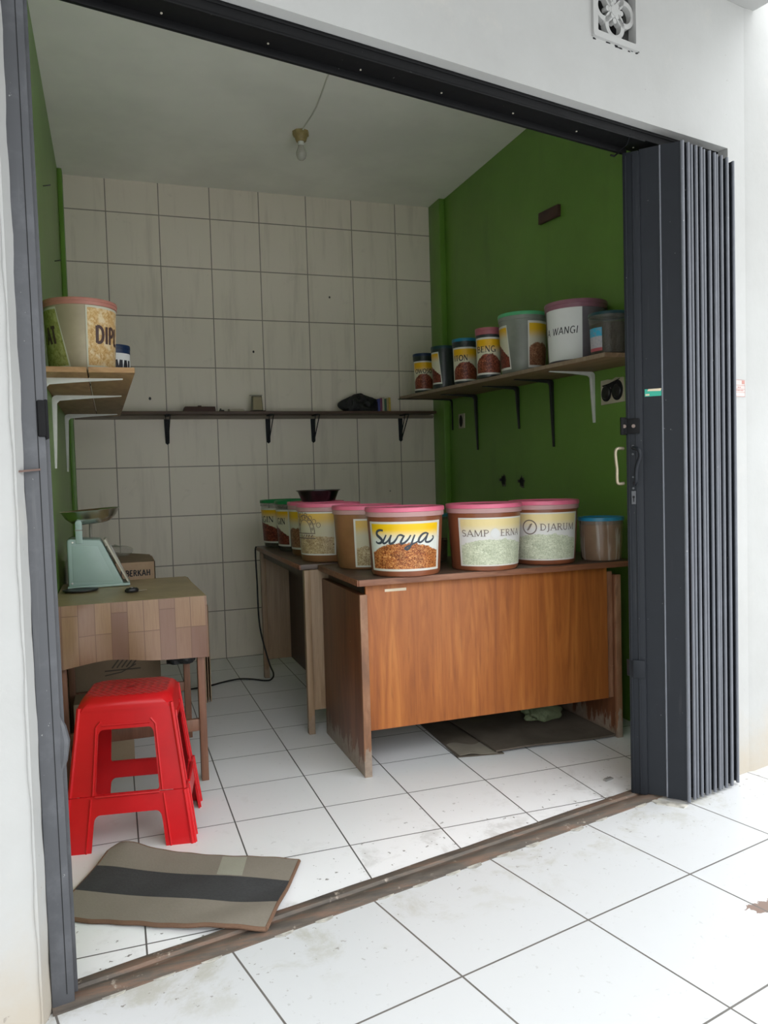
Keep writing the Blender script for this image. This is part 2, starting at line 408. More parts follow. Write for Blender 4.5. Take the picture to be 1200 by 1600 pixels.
M['sealgreen'] = plain('green_sticker', (.02, .34, .24), .5, var=.05)
M['peach'] = plain('peach_sticker', (.62, .52, .38), .6)
M['hole'] = plain('dark_cavity', (.006, .006, .007), .9)
M['concrete'] = plain('bare_concrete', (.38, .36, .32), .9, var=.3, scale=40, bump=.4)
M['cable'] = plain('black_cable_rubber', (.012, .012, .012), .5)
M['wire'] = plain('dusty_white_wire', (.30, .28, .23), .6)
M['ceilwire'] = plain('pale_ceiling_wire', (.72, .70, .62), .6)
def matfab(name, c0, c1):
    k = N(name); P = k.oc(); n = k.noise(P, 8, 5, .6); w = k.noise(P, 160, 3, .6)
    k.bump(w, .5, .002)
    return k.fin(k.mix(k.m('ADD', k.m('MULTIPLY', n, .6), k.m('MULTIPLY', w, .4)), c0, c1), .9, 0, .15)
M['mattan'] = matfab('dusty_tan_fabric', (.17, .148, .120), (.26, .23, .19))
M['matblack'] = matfab('black_felt_fabric', (.022, .022, .023), (.075, .075, .076))
M['matedge'] = matfab('frayed_brown_edge', (.10, .055, .035), (.20, .12, .08))
M['matpatch'] = matfab('pale_patch_fabric', (.26, .25, .20), (.34, .33, .27))

def clear(name, col, rough, alpha, var=.15, streak=False):
    k = N(name); P = k.oc(); n = k.noise(P, 7, 4)
    c = k.mix(k.st(n, .3, .7), tuple(x*(1-var) for x in col), tuple(min(1, x*(1+var)) for x in col))
    a = alpha
    if streak:
        w = k.noise(k.mp(P, rot=(0, R(35), 0), sc=(26, 26, 2)), 2.0, 3, .5, .3); f = k.st(w, .55, .66)
        c = k.mix(k.m('MULTIPLY', f, .6), c, (.55, .50, .44)); k.bump(w, .3, .004)
    k.b.inputs['Alpha'].default_value = alpha
    return k.fin(c, rough, 0, .5)
M['amber'] = clear('amber_plastic', (.27, .088, .040), .3, .88)
M['ambertan'] = clear('tan_amber_plastic', (.37, .175, .075), .35, .72)
M['greyclear'] = clear('milky_grey_plastic', (.32, .33, .29), .35, .68)
M['mauveclear'] = clear('smoky_mauve_plastic', (.17, .15, .165), .35, .85)
M['darkclear'] = clear('dark_smoky_plastic', (.045, .055, .055), .35, .85)
M['beige'] = clear('beige_milky_plastic', (.40, .33, .22), .4, .92)
M['glassclear'] = clear('clear_plastic', (.24, .235, .20), .2, .30)
M['streak'] = clear('clear_plastic_with_folds', (.30, .19, .12), .22, .70, streak=True)
def tobacco(name, c0, c1, c2):
    k = N(name); P = k.oc(); a = k.noise(P, 90, 4, .7, 2.0)
    k.bump(a, .8, .004)
    return k.fin(k.ramp(a, [(.3, c0), (.5, c1), (.7, c2)]), .9, 0, .1)
M['tobacco'] = tobacco('shredded_tobacco', (.05, .024, .012), (.13, .065, .03), (.24, .13, .06))
M['tobdark'] = tobacco('dark_shredded_tobacco', (.02, .014, .01), (.05, .032, .02), (.09, .06, .04))

def label_mat(name, top, pile, ph=.34, amp=.2, skew=0., mid=(.70, .70, .62), border=.045, topstart=.62, fine=1.):
    k = N(name); q = k.uv(); s = k.sep(q); u, v = s[0], s[1]
    c = k.mix(k.st(v, topstart, topstart+.26), mid, top)
    w = k.noise(q, 9, 4, .6)
    bump = k.m('MULTIPLY', k.m('SUBTRACT', 1, k.m('POWER', k.m('SUBTRACT', k.m('MULTIPLY', u, 2), 1), 2)), amp)
    h = k.m('ADD', k.m('ADD', bump, ph), k.m('ADD', k.m('MULTIPLY', k.m('SUBTRACT', w, .5), .16), k.m('MULTIPLY', u, skew)))
    pm = k.st(k.m('SUBTRACT', h, v), -.012, .012)
    a = k.noise(k.mp(q, sc=(1, .8, 1)), 21*fine, 6, .85, 2.6); b = k.noise(q, 5, 3)
    pc = k.ramp(a, [(.40, pile[0]), (.47, pile[1]), (.53, pile[2]), (.60, pile[3])])
    pc = k.mix(k.m('MULTIPLY', k.st(b, .45, .65), .35), pc, pile[0])
    c = k.mix(pm, c, pc)
    e = k.m('MINIMUM', k.m('MINIMUM', u, k.m('SUBTRACT', 1, u)), k.m('MINIMUM', v, k.m('SUBTRACT', 1, v)))
    c = k.mix(k.m('LESS_THAN', e, border), c, (.68, .66, .60))
    return k.fin(c, .45, 0, .4)
YEL = lin(240, 195, 30)
M['l_warm'] = label_mat('yellow_label_warm_pile', lin(243, 196, 20), (lin(62, 22, 12), lin(140, 66, 28), lin(195, 115, 52), lin(238, 190, 125)), .33, .24, mid=lin(225, 228, 220), topstart=.60)
M['l_pale'] = label_mat('faded_label_pale_pile', lin(228, 208, 150), (lin(150, 158, 130), lin(190, 196, 168), lin(208, 212, 186), lin(228, 230, 210)), .42, .13, mid=lin(218, 216, 212), border=.03)
M['l_sand'] = label_mat('faded_label_sandy_pile', lin(220, 180, 90), (lin(110, 82, 52), lin(165, 138, 98), lin(198, 176, 136), lin(225, 210, 175)), .40, .05, mid=lin(200, 192, 165), border=.035)
M['l_dark'] = label_mat('yellow_label_dark_pile', lin(232, 178, 20), (lin(40, 14, 12), lin(95, 38, 26), lin(140, 66, 42), lin(205, 130, 100)), .26, .30, mid=lin(215, 210, 185), border=.05, fine=.8, topstart=.56)
M['l_darkskew'] = label_mat('yellow_label_dark_slope', lin(232, 178, 20), (lin(35, 12, 12), lin(85, 30, 24), lin(125, 52, 38), lin(190, 110, 85)), .62, .05, skew=-.36, mid=lin(215, 210, 185), border=.05, fine=.8, topstart=.66)
M['l_brown'] = label_mat('yellow_label_brown_pile', lin(225, 180, 40), (lin(70, 36, 22), lin(120, 72, 48), lin(160, 108, 78), lin(205, 165, 130)), .42, .12, mid=lin(210, 205, 185), border=.05, topstart=.58)
def leafy(name, a, b, c, sc=13):
    k = N(name); q = k.uv(); s = k.sep(q); n = k.noise(q, sc, 6, .7, 1.2); n2 = k.noise(q, 4, 3)
    col = k.ramp(n, [(.3, a), (.5, b), (.7, c)])
    col = k.mix(k.m('MULTIPLY', k.st(n2, .5, .65), .7), col, c)
    e = k.m('MINIMUM', k.m('MINIMUM', s[0], k.m('SUBTRACT', 1, s[0])), k.m('MINIMUM', s[1], k.m('SUBTRACT', 1, s[1])))
    return k.fin(k.mix(k.m('LESS_THAN', e, .035), col, (.55, .53, .42)), .6, 0, .3)
M['l_green'] = leafy('green_leaf_label', lin(105, 108, 48), lin(150, 150, 84), lin(180, 178, 120))
M['l_tan'] = leafy('tan_fibre_label', lin(165, 120, 62), lin(205, 168, 112), lin(226, 212, 178))
def stickermat():
    k = N('blue_and_pink_sticker'); q = k.uv(); s = k.sep(q); n = k.noise(q, 6, 3)
    c = k.mix(k.st(s[1], .60, .66), (.50, .46, .50), lin(60, 170, 205))
    c = k.mix(k.m('MULTIPLY', k.st(n, .5, .6), .5), c, (.33, .34, .42))
    c = k.mix(k.m('LESS_THAN', s[1], .14), c, lin(190, 90, 100))
    return k.fin(c, .4)
M['l_stick'] = stickermat()

# ------------------------------------------------------------------ lettering: pen strokes, unit cap height
TK, TN = .17, .075
O_ = lambda w: [(arc(w/2, .5, w/2-.07, .46, 90, 270), TK), (arc(w/2, .5, w/2-.07, .46, 270, 450), TK)]
FONT = {
 'A': (.74, [([(.06,0),(.37,1)], TN), ([(.37,1),(.68,0)], TK), ([(.17,.33),(.57,.33)], TN)], [(.06,0),(.68,0)]),
 'B': (.64, [([(.14,0),(.14,1)], TK), ([(.14,.96)]+arc(.30,.74,.22,.22,90,-90)+[(.14,.52)], TN*1.5), ([(.14,.52)]+arc(.32,.28,.25,.25,90,-90)+[(.14,.03)], TN*1.6)], [(.1,0),(.1,1)]),
 'C': (.64, [(arc(.36,.5,.28,.46,50,310,16), TN*1.7)], []),
 'D': (.74, [([(.14,0),(.14,1)], TK), ([(.14,.96)]+arc(.30,.5,.33,.46,90,-90,14)+[(.14,.04)], TN*1.8)], [(.1,0),(.1,1)]),
 'E': (.58, [([(.14,0),(.14,1)], TK), ([(.14,.96),(.52,.96)], TN), ([(.14,.52),(.44,.52)], TN), ([(.14,.04),(.54,.04)], TN)], [(.1,0),(.1,1)]),
 'G': (.74, [(arc(.38,.5,.30,.46,50,290,16), TN*1.8), ([(.62,.02),(.62,.42)], TK), ([(.46,.42),(.70,.42)], TN)], []),
 'H': (.72, [([(.14,0),(.14,1)], TK), ([(.58,0),(.58,1)], TK), ([(.14,.52),(.58,.52)], TN)], [(.14,0),(.58,0),(.14,1),(.58,1)]),
 'I': (.30, [([(.15,0),(.15,1)], TK)], [(.15,0),(.15,1)]),
 'J': (.34, [([(.2,1),(.2,.05),(.12,-.16),(.0,-.2)], TK*.9)], [(.2,1)]),
 'K': (.70, [([(.14,0),(.14,1)], TK), ([(.14,.42),(.60,1)], TN), ([(.28,.55),(.64,0)], TK)], [(.14,0),(.14,1)]),
 'L': (.54, [([(.14,0),(.14,1)], TK), ([(.14,.05),(.50,.05)], TN*1.3)], [(.14,1)]),
 'M': (.92, [([(.12,0),(.14,1)], TN), ([(.14,1),(.45,.06)], TK), ([(.45,.06),(.77,1)], TN), ([(.77,1),(.79,0)], TK)], [(.12,0),(.79,0)]),
 'N': (.76, [([(.13,0),(.13,1)], TN), ([(.13,1),(.61,.02)], TK), ([(.61,.02),(.61,1)], TN)], [(.13,0),(.13,1),(.61,1)]),
 'O': (.78, O_(.78), []),
 'P': (.60, [([(.14,0),(.14,1)], TK), ([(.14,.96)]+arc(.29,.72,.24,.24,90,-90)+[(.14,.48)], TN*1.6)], [(.14,0),(.1,1)]),
 'R': (.68, [([(.14,0),(.14,1)], TK), ([(.14,.96)]+arc(.29,.74,.23,.22,90,-90)+[(.14,.52)], TN*1.6), ([(.32,.5),(.62,0)], TK*.9)], [(.14,0),(.1,1),(.62,0)]),
 'S': (.56, [([(.47,.82)]+arc(.28,.74,.19,.22,30,250,12)+arc(.27,.26,.21,.23,70,-150,12), TN*1.8)], []),
 'T': (.62, [([(.31,0),(.31,1)], TK), ([(.03,.96),(.59,.96)], TN*1.2)], [(.31,0)]),
 'U': (.74, [([(.14,1),(.14,.3)]+arc(.36,.28,.22,.24,180,360,10)+[(.58,1)], TN*1.9)], [(.14,1),(.58,1)]),
 'W': (1.0, [([(.06,1),(.28,0)], TK), ([(.28,0),(.50,.95)], TN), ([(.50,.95),(.72,0)], TK), ([(.72,0),(.94,1)], TN)], [(.06,1),(.94,1)]),
 ' ': (.45, [], []),
}
def strokes_of(text, x, y, h, style='serif', squeeze=1., slant=0.):
    out = []; cx = x
    for ch in text:
        w, st, se = FONT[ch]
        for pts, wd in st:
            if style == 'sans': wd = .185
            if style == 'pen': wd = .12
            if style == 'light': wd = max(.085, wd*.8)
            out.append(([(cx + (a + slant*b)*h*squeeze, y + b*h) for a, b in pts], wd*h))
        if style in ('serif', 'light'):
            for a, b in se:
                yy = y + (b*h if b < .5 else b*h) + (.025*h if b < .5 else -.025*h)
                out.append(([(cx + (a-.13)*h*squeeze, yy), (cx + (a+.13)*h*squeeze, yy)], .05*h))
        cx += w*h*squeeze + .04*h
    return out
def text_w(text, h, squeeze=1.): return sum(FONT[c][0]*h*squeeze + .04*h for c in text)
def ink(g, strokes, fn, mi):           # fn(x, y) -> 3D point; strokes as flat ribbons
    for pts, wd in strokes:
        k = len(pts); L = []; Rr = []
        dense = []
        for i in range(k-1):
            a, b = pts[i], pts[i+1]; d = math.hypot(b[0]-a[0], b[1]-a[1]); m = max(1, int(d/.012))
            dense += [(a[0]+(b[0]-a[0])*j/m, a[1]+(b[1]-a[1])*j/m) for j in range(m)]
        dense.append(pts[-1]); k = len(dense)
        for i, p in enumerate(dense):
            a, b = dense[max(i-1,0)], dense[min(i+1,k-1)]; dx, dy = b[0]-a[0], b[1]-a[1]; d = math.hypot(dx, dy) or 1
            w = wd(i/(k-1)) if callable(wd) else wd
            nx, ny = -dy/d*w/2, dx/d*w/2
            L.append(fn(p[0]+nx, p[1]+ny)); Rr.append(fn(p[0]-nx, p[1]-ny))
        g.add(L + Rr, [(i, i+1, k+i+1, k+i) for i in range(k-1)], mi)

# ------------------------------------------------------------------ the room
Z = 2.889; XL, XR, YB = -.85, 1.48, 2.7
TV0, TV1 = -.31, -.215            # sill, outer and inner edge
def clipY(x, v): return (v + x*UY)/UX
g = G(); g.add([(XL-.1, clipY(XL-.1, -.26), 0), (XR+.1, clipY(XR+.1, -.26), 0), (XR+.1, YB+.1, 0), (XL-.1, YB+.1, 0)], [(0,1,2,3)])
g.add([(p.x, p.y, -.08) for p in g.v], [(3,2,1,0)])
struct(obj('floor', g, M['floor'], recalc=False))
g = G(); g.add([FP(-3, -3.6), FP(4, -3.6), FP(4, -.26), FP(-3, -.26)], [(0,1,2,3)]); g.add([p + Vector((0,0,-.08)) for p in g.v], [(3,2,1,0)])
struct(obj('floor_porch', g, M['pave'], recalc=False))
g = G(); g.add([FP(-25, -25, -.1), FP(25, -25, -.1), FP(25, -3.6, -.1), FP(-25, -3.6, -.1)], [(0,1,2,3)])
M['road'] = plain('concrete_road', (.42, .42, .41), .9, var=.15, scale=3)
struct(obj('ground_road', g, M['road'], recalc=False))
g = G().box((XL-.12, YB, -.05), (XR+.12, YB+.1, Z)); struct(obj('wall_back', g, M['walltile']))
g = G().prism([(XL-.1, clipY(XL-.1, -.215), 0), (XL, clipY(XL, -.215), 0), (XL, YB, 0), (XL-.1, YB, 0)], (0,0,Z)); struct(obj('wall_left', g, M['green']))
g = G().prism([(XR, clipY(XR, -.2), 0), (XR+.1, clipY(XR+.1, -.2), 0), (XR+.1, YB, 0), (XR, YB, 0)], (0,0,Z)); struct(obj('wall_right', g, M['green']))
g = G().box((1.44, 2.52, 0), (XR, YB, Z)); struct(obj('trim_1', g, M['green'], bevel=.004))
g = G().box((XL, 2.60, 0), (-.825, YB, Z)); struct(obj('trim_2', g, M['green'], bevel=.004))
g = G().prism([(XL-.1, clipY(XL-.1, -.20), Z), (XR+.1, clipY(XR+.1, -.20), Z), (XR+.1, YB+.1, Z), (XL-.1, YB+.1, Z)], (0,0,.1)); struct(obj('ceiling', g, M['ceil']))
# facade wall with its opening: left pier, right pier, lintel (with the vent hole left out)
g = G()
HZ = 3.3; VF = -.34
g.ubox((-3, VF, -.02), (-.908, -.2, HZ))
g.ubox((1.375, VF, -.02), (3, -.2, HZ))
LZ = 2.2; VU0, VU1, VZ0, VZ1 = .722, .927, 2.405, 2.61
g.ubox((-.908, VF, LZ), (VU0, -.2, HZ)); g.ubox((VU1, VF, LZ), (1.375, -.2, HZ))
g.ubox((VU0, VF, LZ), (VU1, -.2, VZ0)); g.ubox((VU0, VF, VZ1), (VU1, -.2, HZ))
g.ubox((VU0, -.27, VZ0), (VU1, -.2, VZ1))
struct(obj('wall_front', g, M['plaster']))
# rough plaster bead round the opening, pilaster, porch slab
def wob(a, s=.006): return a + random.uniform(-s, s)
g = G(); pts = []
zz = [i*.11 for i in range(21)]
for k in range(len(zz)-1):
    a = (wob(-.905,.004), wob(-.888,.004)); b = (-.912, -.884)
g.sheet(lambda s, t: FP(-.9135 + .030*s + .0012*math.sin(t*41+s*3) + .0010*math.sin(t*97), VF - .003 + .055*s, 2.2*t), 3, 60)
struct(obj('trim_3', g, M['plaster'], smooth=True))
g = G().prism([FP(1.462, VF+.002, -.01), FP(1.495, VF-.006, -.01), FP(3, VF-.006, -.01), FP(3, VF+.02, -.01), FP(1.462, VF+.02, -.01)], (0,0,HZ+.01)); struct(obj('trim_4', g, M['plaster'], smooth=True))
g = G().ubox((-3, -2.3, 2.695), (1.52, VF, 2.80)); struct(obj('ceiling_porch', g, M['plaster'], bevel=.004))
# sill
prof = [(-.310,0),(-.310,.004),(-.302,.006),(-.296,.010),(-.272,.011),(-.266,.007),(-.256,.007),(-.250,.013),(-.228,.014),(-.220,.009),(-.216,0)]
g = G(); n = 60
for i in range(n+1):
    u = -.885 + (1.365+.885)*i/n
    g.v += [FP(u, v, z + (.0007*math.sin(u*23+v*90) if z > .005 else 0)) for v, z in prof]
P_ = len(prof)
for i in range(n):
    for j in range(P_-1): g.f.append([i*P_+j, i*P_+j+1, (i+1)*P_+j+1, (i+1)*P_+j]); g.m.append(0)
g.f.append(list(range(P_))); g.m.append(0); g.f.append(list(range(n*P_, (n+1)*P_))[::-1]); g.m.append(0)
struct(obj('trim_5', g, M['rust'], smooth=True))
g = G(); random.seed(3)
for i in range(60):
    u = -.86 + 2.2*i/60
    w = random.uniform(.006, .018)
    if 0.72 < (i*.37) % 1: g.prism([FP(u, -.310, .001), FP(u+.05, -.310, .001), FP(u+.045, -.310-w*.7, .001), FP(u+.02, -.310-w, .001), FP(u+.004, -.310-w*.5, .001)], (0,0,.002))
struct(obj('trim_6', g, M['concrete']))

# ------------------------------------------------------------------ door frame: post, head rail
t = thing('door_post', 'grey steel channel post at left side of the shop opening', 'door post', FP(-.86, -.26))
L0 = t.location
def loc_part(name, g, m, par, root=None, **k): return obj(name, g.sh(-Vector((root or par).location)), m, par, **k)
def lean(g): g.v = [p + FP(.003 - .0038*p.z, 0) for p in g.v]     # the old post leans a few millimetres
g = G(); g.ubox((-.887, -.296, 0), (-.842, -.276, 2.148)); g.ubox((-.887, -.276, 0), (-.870, -.216, 2.148)); g.ubox((-.842, -.262, 0), (-.829, -.216, 2.148)); lean(g); loc_part('channel', g, M['post'], t, bevel=.002)
g = G(); g.ubox((-.858, -.2968, .03), (-.8565, -.295, 2.13)); lean(g); loc_part('groove', g, M['hole'], t)
g = G(); g.ubox((-.858, -.302, 1.21), (-.842, -.29, 1.285)); g.ubox((-.844, -.300, 1.205), (-.837, -.262, 1.287)); loc_part('lock_keep', g, M['black'], t, bevel=.003)
g = G(); g.tube([FP(-.846, -.29, .50), FP(-.838, -.292, .53), FP(-.834, -.29, .57), FP(-.838, -.288, .60), FP(-.846, -.285, .63)], [.003,.008,.011,.009,.003], 8); loc_part('weld_lump', g, M['post'], t, smooth=True)
g = G(); g.bar(FP(-.907, -.318, 1.139), FP(-.858, -.298, 1.143), .006, .004); loc_part('tie_strip', g, plain('rust_brown_strip', (.12, .07, .055), .6), t)
t = thing('head_rail', 'long black steel track across the top of the shop opening', 'rail', FP(.24, -.26, 2.15))
g = G(); g.ubox((-.908, -.300, 2.168), (1.375, -.215, 2.21)); loc_part('track_box', g, M['black'], t, bevel=.003)
g = G(); g.ubox((-.908, -.304, 2.190), (1.375, -.299, 2.20)); loc_part('upper_flange', g, M['black'], t, bevel=.002)
g = G(); g.ubox((-.908, -.302, 2.163), (1.0, -.2985, 2.170)); loc_part('front_lip', g, M['black'], t, bevel=.001)
g = G(); g.ubox((-.908, -.226, 2.150), (1.0, -.214, 2.170)); loc_part('rear_lip', g, M['black'], t, bevel=.002)
for k in range(7):
    u = -.55 + k*.26; g = G(); g.lathe([(.0, 0), (.0028, 0), (.0028, .002), (0, .003)], n=10); g.tr(Matrix.Translation(FP(u, -.245, 2.166)))
    loc_part('rivet', g, M['wire'], t)
g = G().tube([FP(.93, -.302, 2.172), FP(.95, -.27, 2.155), FP(.955, -.235, 2.15)], .0012, 6); loc_part('stub_wire', g, M['gate'], t)
g = G().tube([FP(.965, -.225, 2.152), FP(.945, -.222, 2.135), FP(.93, -.22, 2.137)], .003, 6); loc_part('hook', g, M['black'], t, smooth=True)

# ------------------------------------------------------------------ folding gate, opened to the right
t = thing('folding_gate', 'dark slate steel folding gate bunched up at right of the opening', 'gate', FP(1.15, -.3))
def wall_sheet(g, a, b, th, z0, z1):     # thin upright sheet between two (u,v) points
    du, dv = b[0]-a[0], b[1]-a[1]; d = math.hypot(du, dv); nu, nv = -dv/d*th/2, du/d*th/2
    pl = [FP(a[0]+nu, a[1]+nv, z0), FP(b[0]+nu, b[1]+nv, z0), FP(b[0]-nu, b[1]-nv, z0), FP(a[0]-nu, a[1]-nv, z0)]
    g.prism(pl, (0,0,z1-z0)); return g
D1 = (.969, -.236); D2 = (.998, -.284); D3 = (1.028, -.336); D4 = (1.063, -.393)
ZT = 2.145
g = wall_sheet(G(), D1, (.9955, -.280), .026, .012, ZT-.005); loc_part('lock_stile', g, M['gate'], t, bevel=.003)
def onleaf(f, off, z):    # point on the leading leaf: f along D1->D4 in metres, off towards the doorway side
    du, dv = D4[0]-D1[0], D4[1]-D1[1]; d = math.hypot(du, dv); du /= d; dv /= d
    return FP(D1[0]+du*f + dv*off, D1[1]+dv*f - du*off, z)
g = G()
for f0, f1, o in ((.006, .012, .0155), (.030, .036, .0155), (.048, .054, .012)):
    g.prism([onleaf(f0, 0.0, .014), onleaf(f1, 0.0, .014), onleaf(f1, o, .014), onleaf(f0, o, .014)], (0,0,ZT-.03))
loc_part('stile_ridge', g, M['gate'], t, bevel=.0015)
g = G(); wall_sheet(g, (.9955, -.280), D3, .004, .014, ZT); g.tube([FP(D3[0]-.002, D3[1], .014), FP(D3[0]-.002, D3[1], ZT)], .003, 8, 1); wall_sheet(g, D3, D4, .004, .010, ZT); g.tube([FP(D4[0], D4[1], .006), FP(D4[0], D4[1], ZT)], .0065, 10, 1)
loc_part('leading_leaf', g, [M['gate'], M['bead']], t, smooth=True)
us = [1.092, 1.113, 1.131, 1.156, 1.176, 1.200, 1.226, 1.243, 1.262, 1.292, 1.308, 1.334]
prev = None
for k, u in enumerate(us):
    v0 = -.393 + (.004 if k % 3 == 1 else 0) + (.006 if k > 9 else 0)
    g = G(); top = ZT - .002*k*.6
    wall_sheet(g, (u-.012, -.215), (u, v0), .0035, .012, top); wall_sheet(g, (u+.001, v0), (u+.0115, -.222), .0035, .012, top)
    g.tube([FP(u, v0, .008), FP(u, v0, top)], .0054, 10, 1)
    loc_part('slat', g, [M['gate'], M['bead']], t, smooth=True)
def pt_on(px_f, off, z): return onleaf(px_f, off, z)
# latch tongue
g = G()
g.prism([onleaf(.0, .015, 1.225), onleaf(.045, .016, 1.225), onleaf(.045, .016, 1.275), onleaf(.0, .015, 1.275)], (onleaf(0,.021,0)-onleaf(0,.015,0)))
g.prism([FP(.928, -.25, 1.222), FP(.966, -.245, 1.222), FP(.966, -.245, 1.280), FP(.928, -.25, 1.280)], (FP(0,.006,0)))
g.prism([onleaf(-.006, .0, 1.225), onleaf(-.006, .022, 1.225), onleaf(.004, .022, 1.225), onleaf(.004, .0, 1.225)], (0,0,.05))
loc_part('lock_tongue', g, M['black'], t, bevel=.002)
g = G()
for q in (onleaf(.026, .0215, 1.25), FP(.942, -.2505, 1.250)):
    g.tube([q, q + (onleaf(0, .0015, 0)-onleaf(0, 0, 0))], .006, 12)
loc_part('lock_hole', g, M['brownink'], t)
def handle(name, pts, m, r):
    # smooth a chain of points
    P = [Vector(p) for p in pts]; out = []
    for i in range(len(P)-1):
        a, b, c, d = P[max(i-1,0)], P[i], P[i+1], P[min(i+2,len(P)-1)]
        for j in range(6):
            s = j/6; out.append(.5*((2*b)+(c-a)*s+(2*a-5*b+4*c-d)*s*s+(3*b-a-3*c+d)*s**3))
    out.append(P[-1]); return loc_part(name, G().tube(out, r, 10), m, t, smooth=True)
hz0, hz1 = 1.062, 1.178
handle('pull_handle', [onleaf(.026, .012, hz1), onleaf(.028, .035, hz1), onleaf(.045, .050, hz1-.006), onleaf(.050, .050, hz1-.028), onleaf(.040, .047, (hz0+hz1)/2), onleaf(.036, .046, hz0+.032), onleaf(.036, .046, hz0+.010), onleaf(.030, .034, hz0), onleaf(.026, .012, hz0)], M['gate'], .0065)['label'] = 'grey pull handle on the front face'
handle('pull_handle', [FP(.965, -.225, hz1), FP(.940, -.222, hz1), FP(.932, -.22, hz1-.012), FP(.934, -.22, hz1-.04), FP(.938, -.22, (hz0+hz1)/2-.01), FP(.938, -.22, hz0+.016), FP(.944, -.22, hz0), FP(.965, -.225, hz0)], M['brass'], .0055)['label'] = 'pale brass pull handle on the far face'
g = G()
g.prism([onleaf(.016, .0155, .992), onleaf(.030, .0155, .992), onleaf(.030, .0155, 1.036), onleaf(.016, .0155, 1.036)], onleaf(0,.0015,0)-onleaf(0,0,0))
loc_part('keyhole_plate', g, M['post'], t)
for z in (1.185, 1.158, 1.082, 1.045): loc_part('screw', G().tube([onleaf(.022, .014, z), onleaf(.022, .0185, z)], .0035, 8), M['post'], t)
g = G(); g.tube([onleaf(.023, .0165, 1.016), onleaf(.023, .018, 1.016)], .004, 8); g.prism([onleaf(.0215, .0168, 1.000), onleaf(.0245, .0168, 1.000), onleaf(.0245, .0168, 1.016), onleaf(.0215, .0168, 1.016)], onleaf(0,.001,0)-onleaf(0,0,0)); loc_part('keyhole', g, M['hole'], t)
g = G(); g.prism([onleaf(.014, .0155, .41), onleaf(.052, .0155, .41), onleaf(.052, .0155, .47), onleaf(.014, .0155, .47)], onleaf(0,.005,0)-onleaf(0,0,0)); g.prism([onleaf(-.008, .0, .412), onleaf(.014, .018, .412), onleaf(.014, .0205, .412), onleaf(-.010, .003, .412)], (0,0,.056))
loc_part('clip_plate', g, M['gate'], t, bevel=.002)
g = G(); g.prism([onleaf(.060, .003, 1.345), onleaf(.115, .003, 1.345), onleaf(.115, .003, 1.369), onleaf(.060, .003, 1.369)], onleaf(0,.0006,0)-onleaf(0,0,0))
st = loc_part('sticker', g, M['sealgreen'], t); st['label'] = 'torn green sticker'
g = G(); g.prism([onleaf(.068, .0037, 1.3625), onleaf(.110, .0037, 1.3605), onleaf(.113, .0037, 1.369), onleaf(.072, .0037, 1.369)], onleaf(0,.0004,0)-onleaf(0,0,0))
g.prism([onleaf(.0625, .0037, 1.3475), onleaf(.075, .0037, 1.3475), onleaf(.075, .0037, 1.353), onleaf(.0625, .0037, 1.353)], onleaf(0,.0004,0)-onleaf(0,0,0)); o = obj('torn_strip', g.sh(-t.location), M['peach'], st)
# concrete foot below the gate
g = G(); g.prism([FP(.985, -.29, 0), FP(1.05, -.40, 0), FP(1.02, -.405, 0), FP(.975, -.335, 0)], (0,0,.003)); struct(obj('trim_7', g, M['concrete']))

# ------------------------------------------------------------------ vent grille and wall sticker
t = thing('air_vent', 'white moulded flower grille vent with sooty edges high on the front wall', 'vent', FP((VU0+VU1)/2, VF, VZ0))
VC = (VU0+VU1)/2
def vent_map(vs, off): return [FP(VC + p.x, VF + off - p.z, VZ0 + .1025 + p.y) - t.location for p in vs]
def vent_piece(g, loops, depth, off):
    vs, fs = fill2d(loops, depth); g.add(vent_map(vs, off), fs)
circ = lambda x, y, r, n=28: [(x + r*math.cos(2*PI*i/n), y + r*math.sin(2*PI*i/n)) for i in range(n)]
g = G(); vent_piece(g, [rrect(-.1025, -.1025, .1025, .1025, .012), rrect(-.083, -.083, .083, .083, .004)], .030, .006); obj('frame', g, M['plaster'], t)
g = G()
for a in range(4):
    x, y = .043*math.cos(R(a*90)), .043*math.sin(R(a*90)); vent_piece(g, [circ(x, y, .0425), circ(x*1.06, y*1.06, .0265)], .018, .010)
for a in range(4):
    x, y = .071*math.cos(R(a*90+45)), .071*math.sin(R(a*90+45)); vent_piece(g, [circ(x*.74, y*.74, .012, 12)], .016, .011)
    x, y = .03*math.cos(R(a*90)), .03*math.sin(R(a*90)); vent_piece(g, [circ(x, y, .008, 12)], .018, .010)
obj('scrollwork', g, M['plaster'], t)
g = G(); vent_piece(g, [circ(0, 0, .017)], .02, .009)
for a in range(6): vent_piece(g, [circ(.018*math.cos(R(a*60)), .018*math.sin(R(a*60)), .0085, 12)], .019, .0095)
obj('rosette', g, M['plaster'], t)
g = G(); vent_piece(g, [[(-.101,-.101),(.101,-.101),(.101,.101),(-.101,.101)]], .004, .06); obj('mesh_backing', g, M['hole'], t)
for k in range(26):
    g = G(); e = k % 2; a = random.uniform(-.1, .1); s = random.uniform(.001, .003)
    x, y = (a, -.1045+random.uniform(-.003,.002)) if e else (.1035+random.uniform(-.002,.003), a)
    vent_piece(g, [[(x-s*3,y-s),(x+s*3,y-s*.6),(x+s*2,y+s),(x-s*2,y+s)] if e else [(x-s,y-s*4),(x+s,y-s*4),(x+s*.6,y+s*4),(x-s,y+s*3)]], .001, -.0003)
    obj('soot_mark', g, M['hole'], t)
t = thing('wall_sticker', 'small red and white printed sticker on the white wall beside the gate', 'sticker', FP(1.43, -.341, 1.375))
def ws(u0, z0, u1, z1, d): return [FP(u0, -.3405-d, z0), FP(u1, -.3405-d, z0), FP(u1, -.3405-d, z1), FP(u0, -.3405-d, z1)]
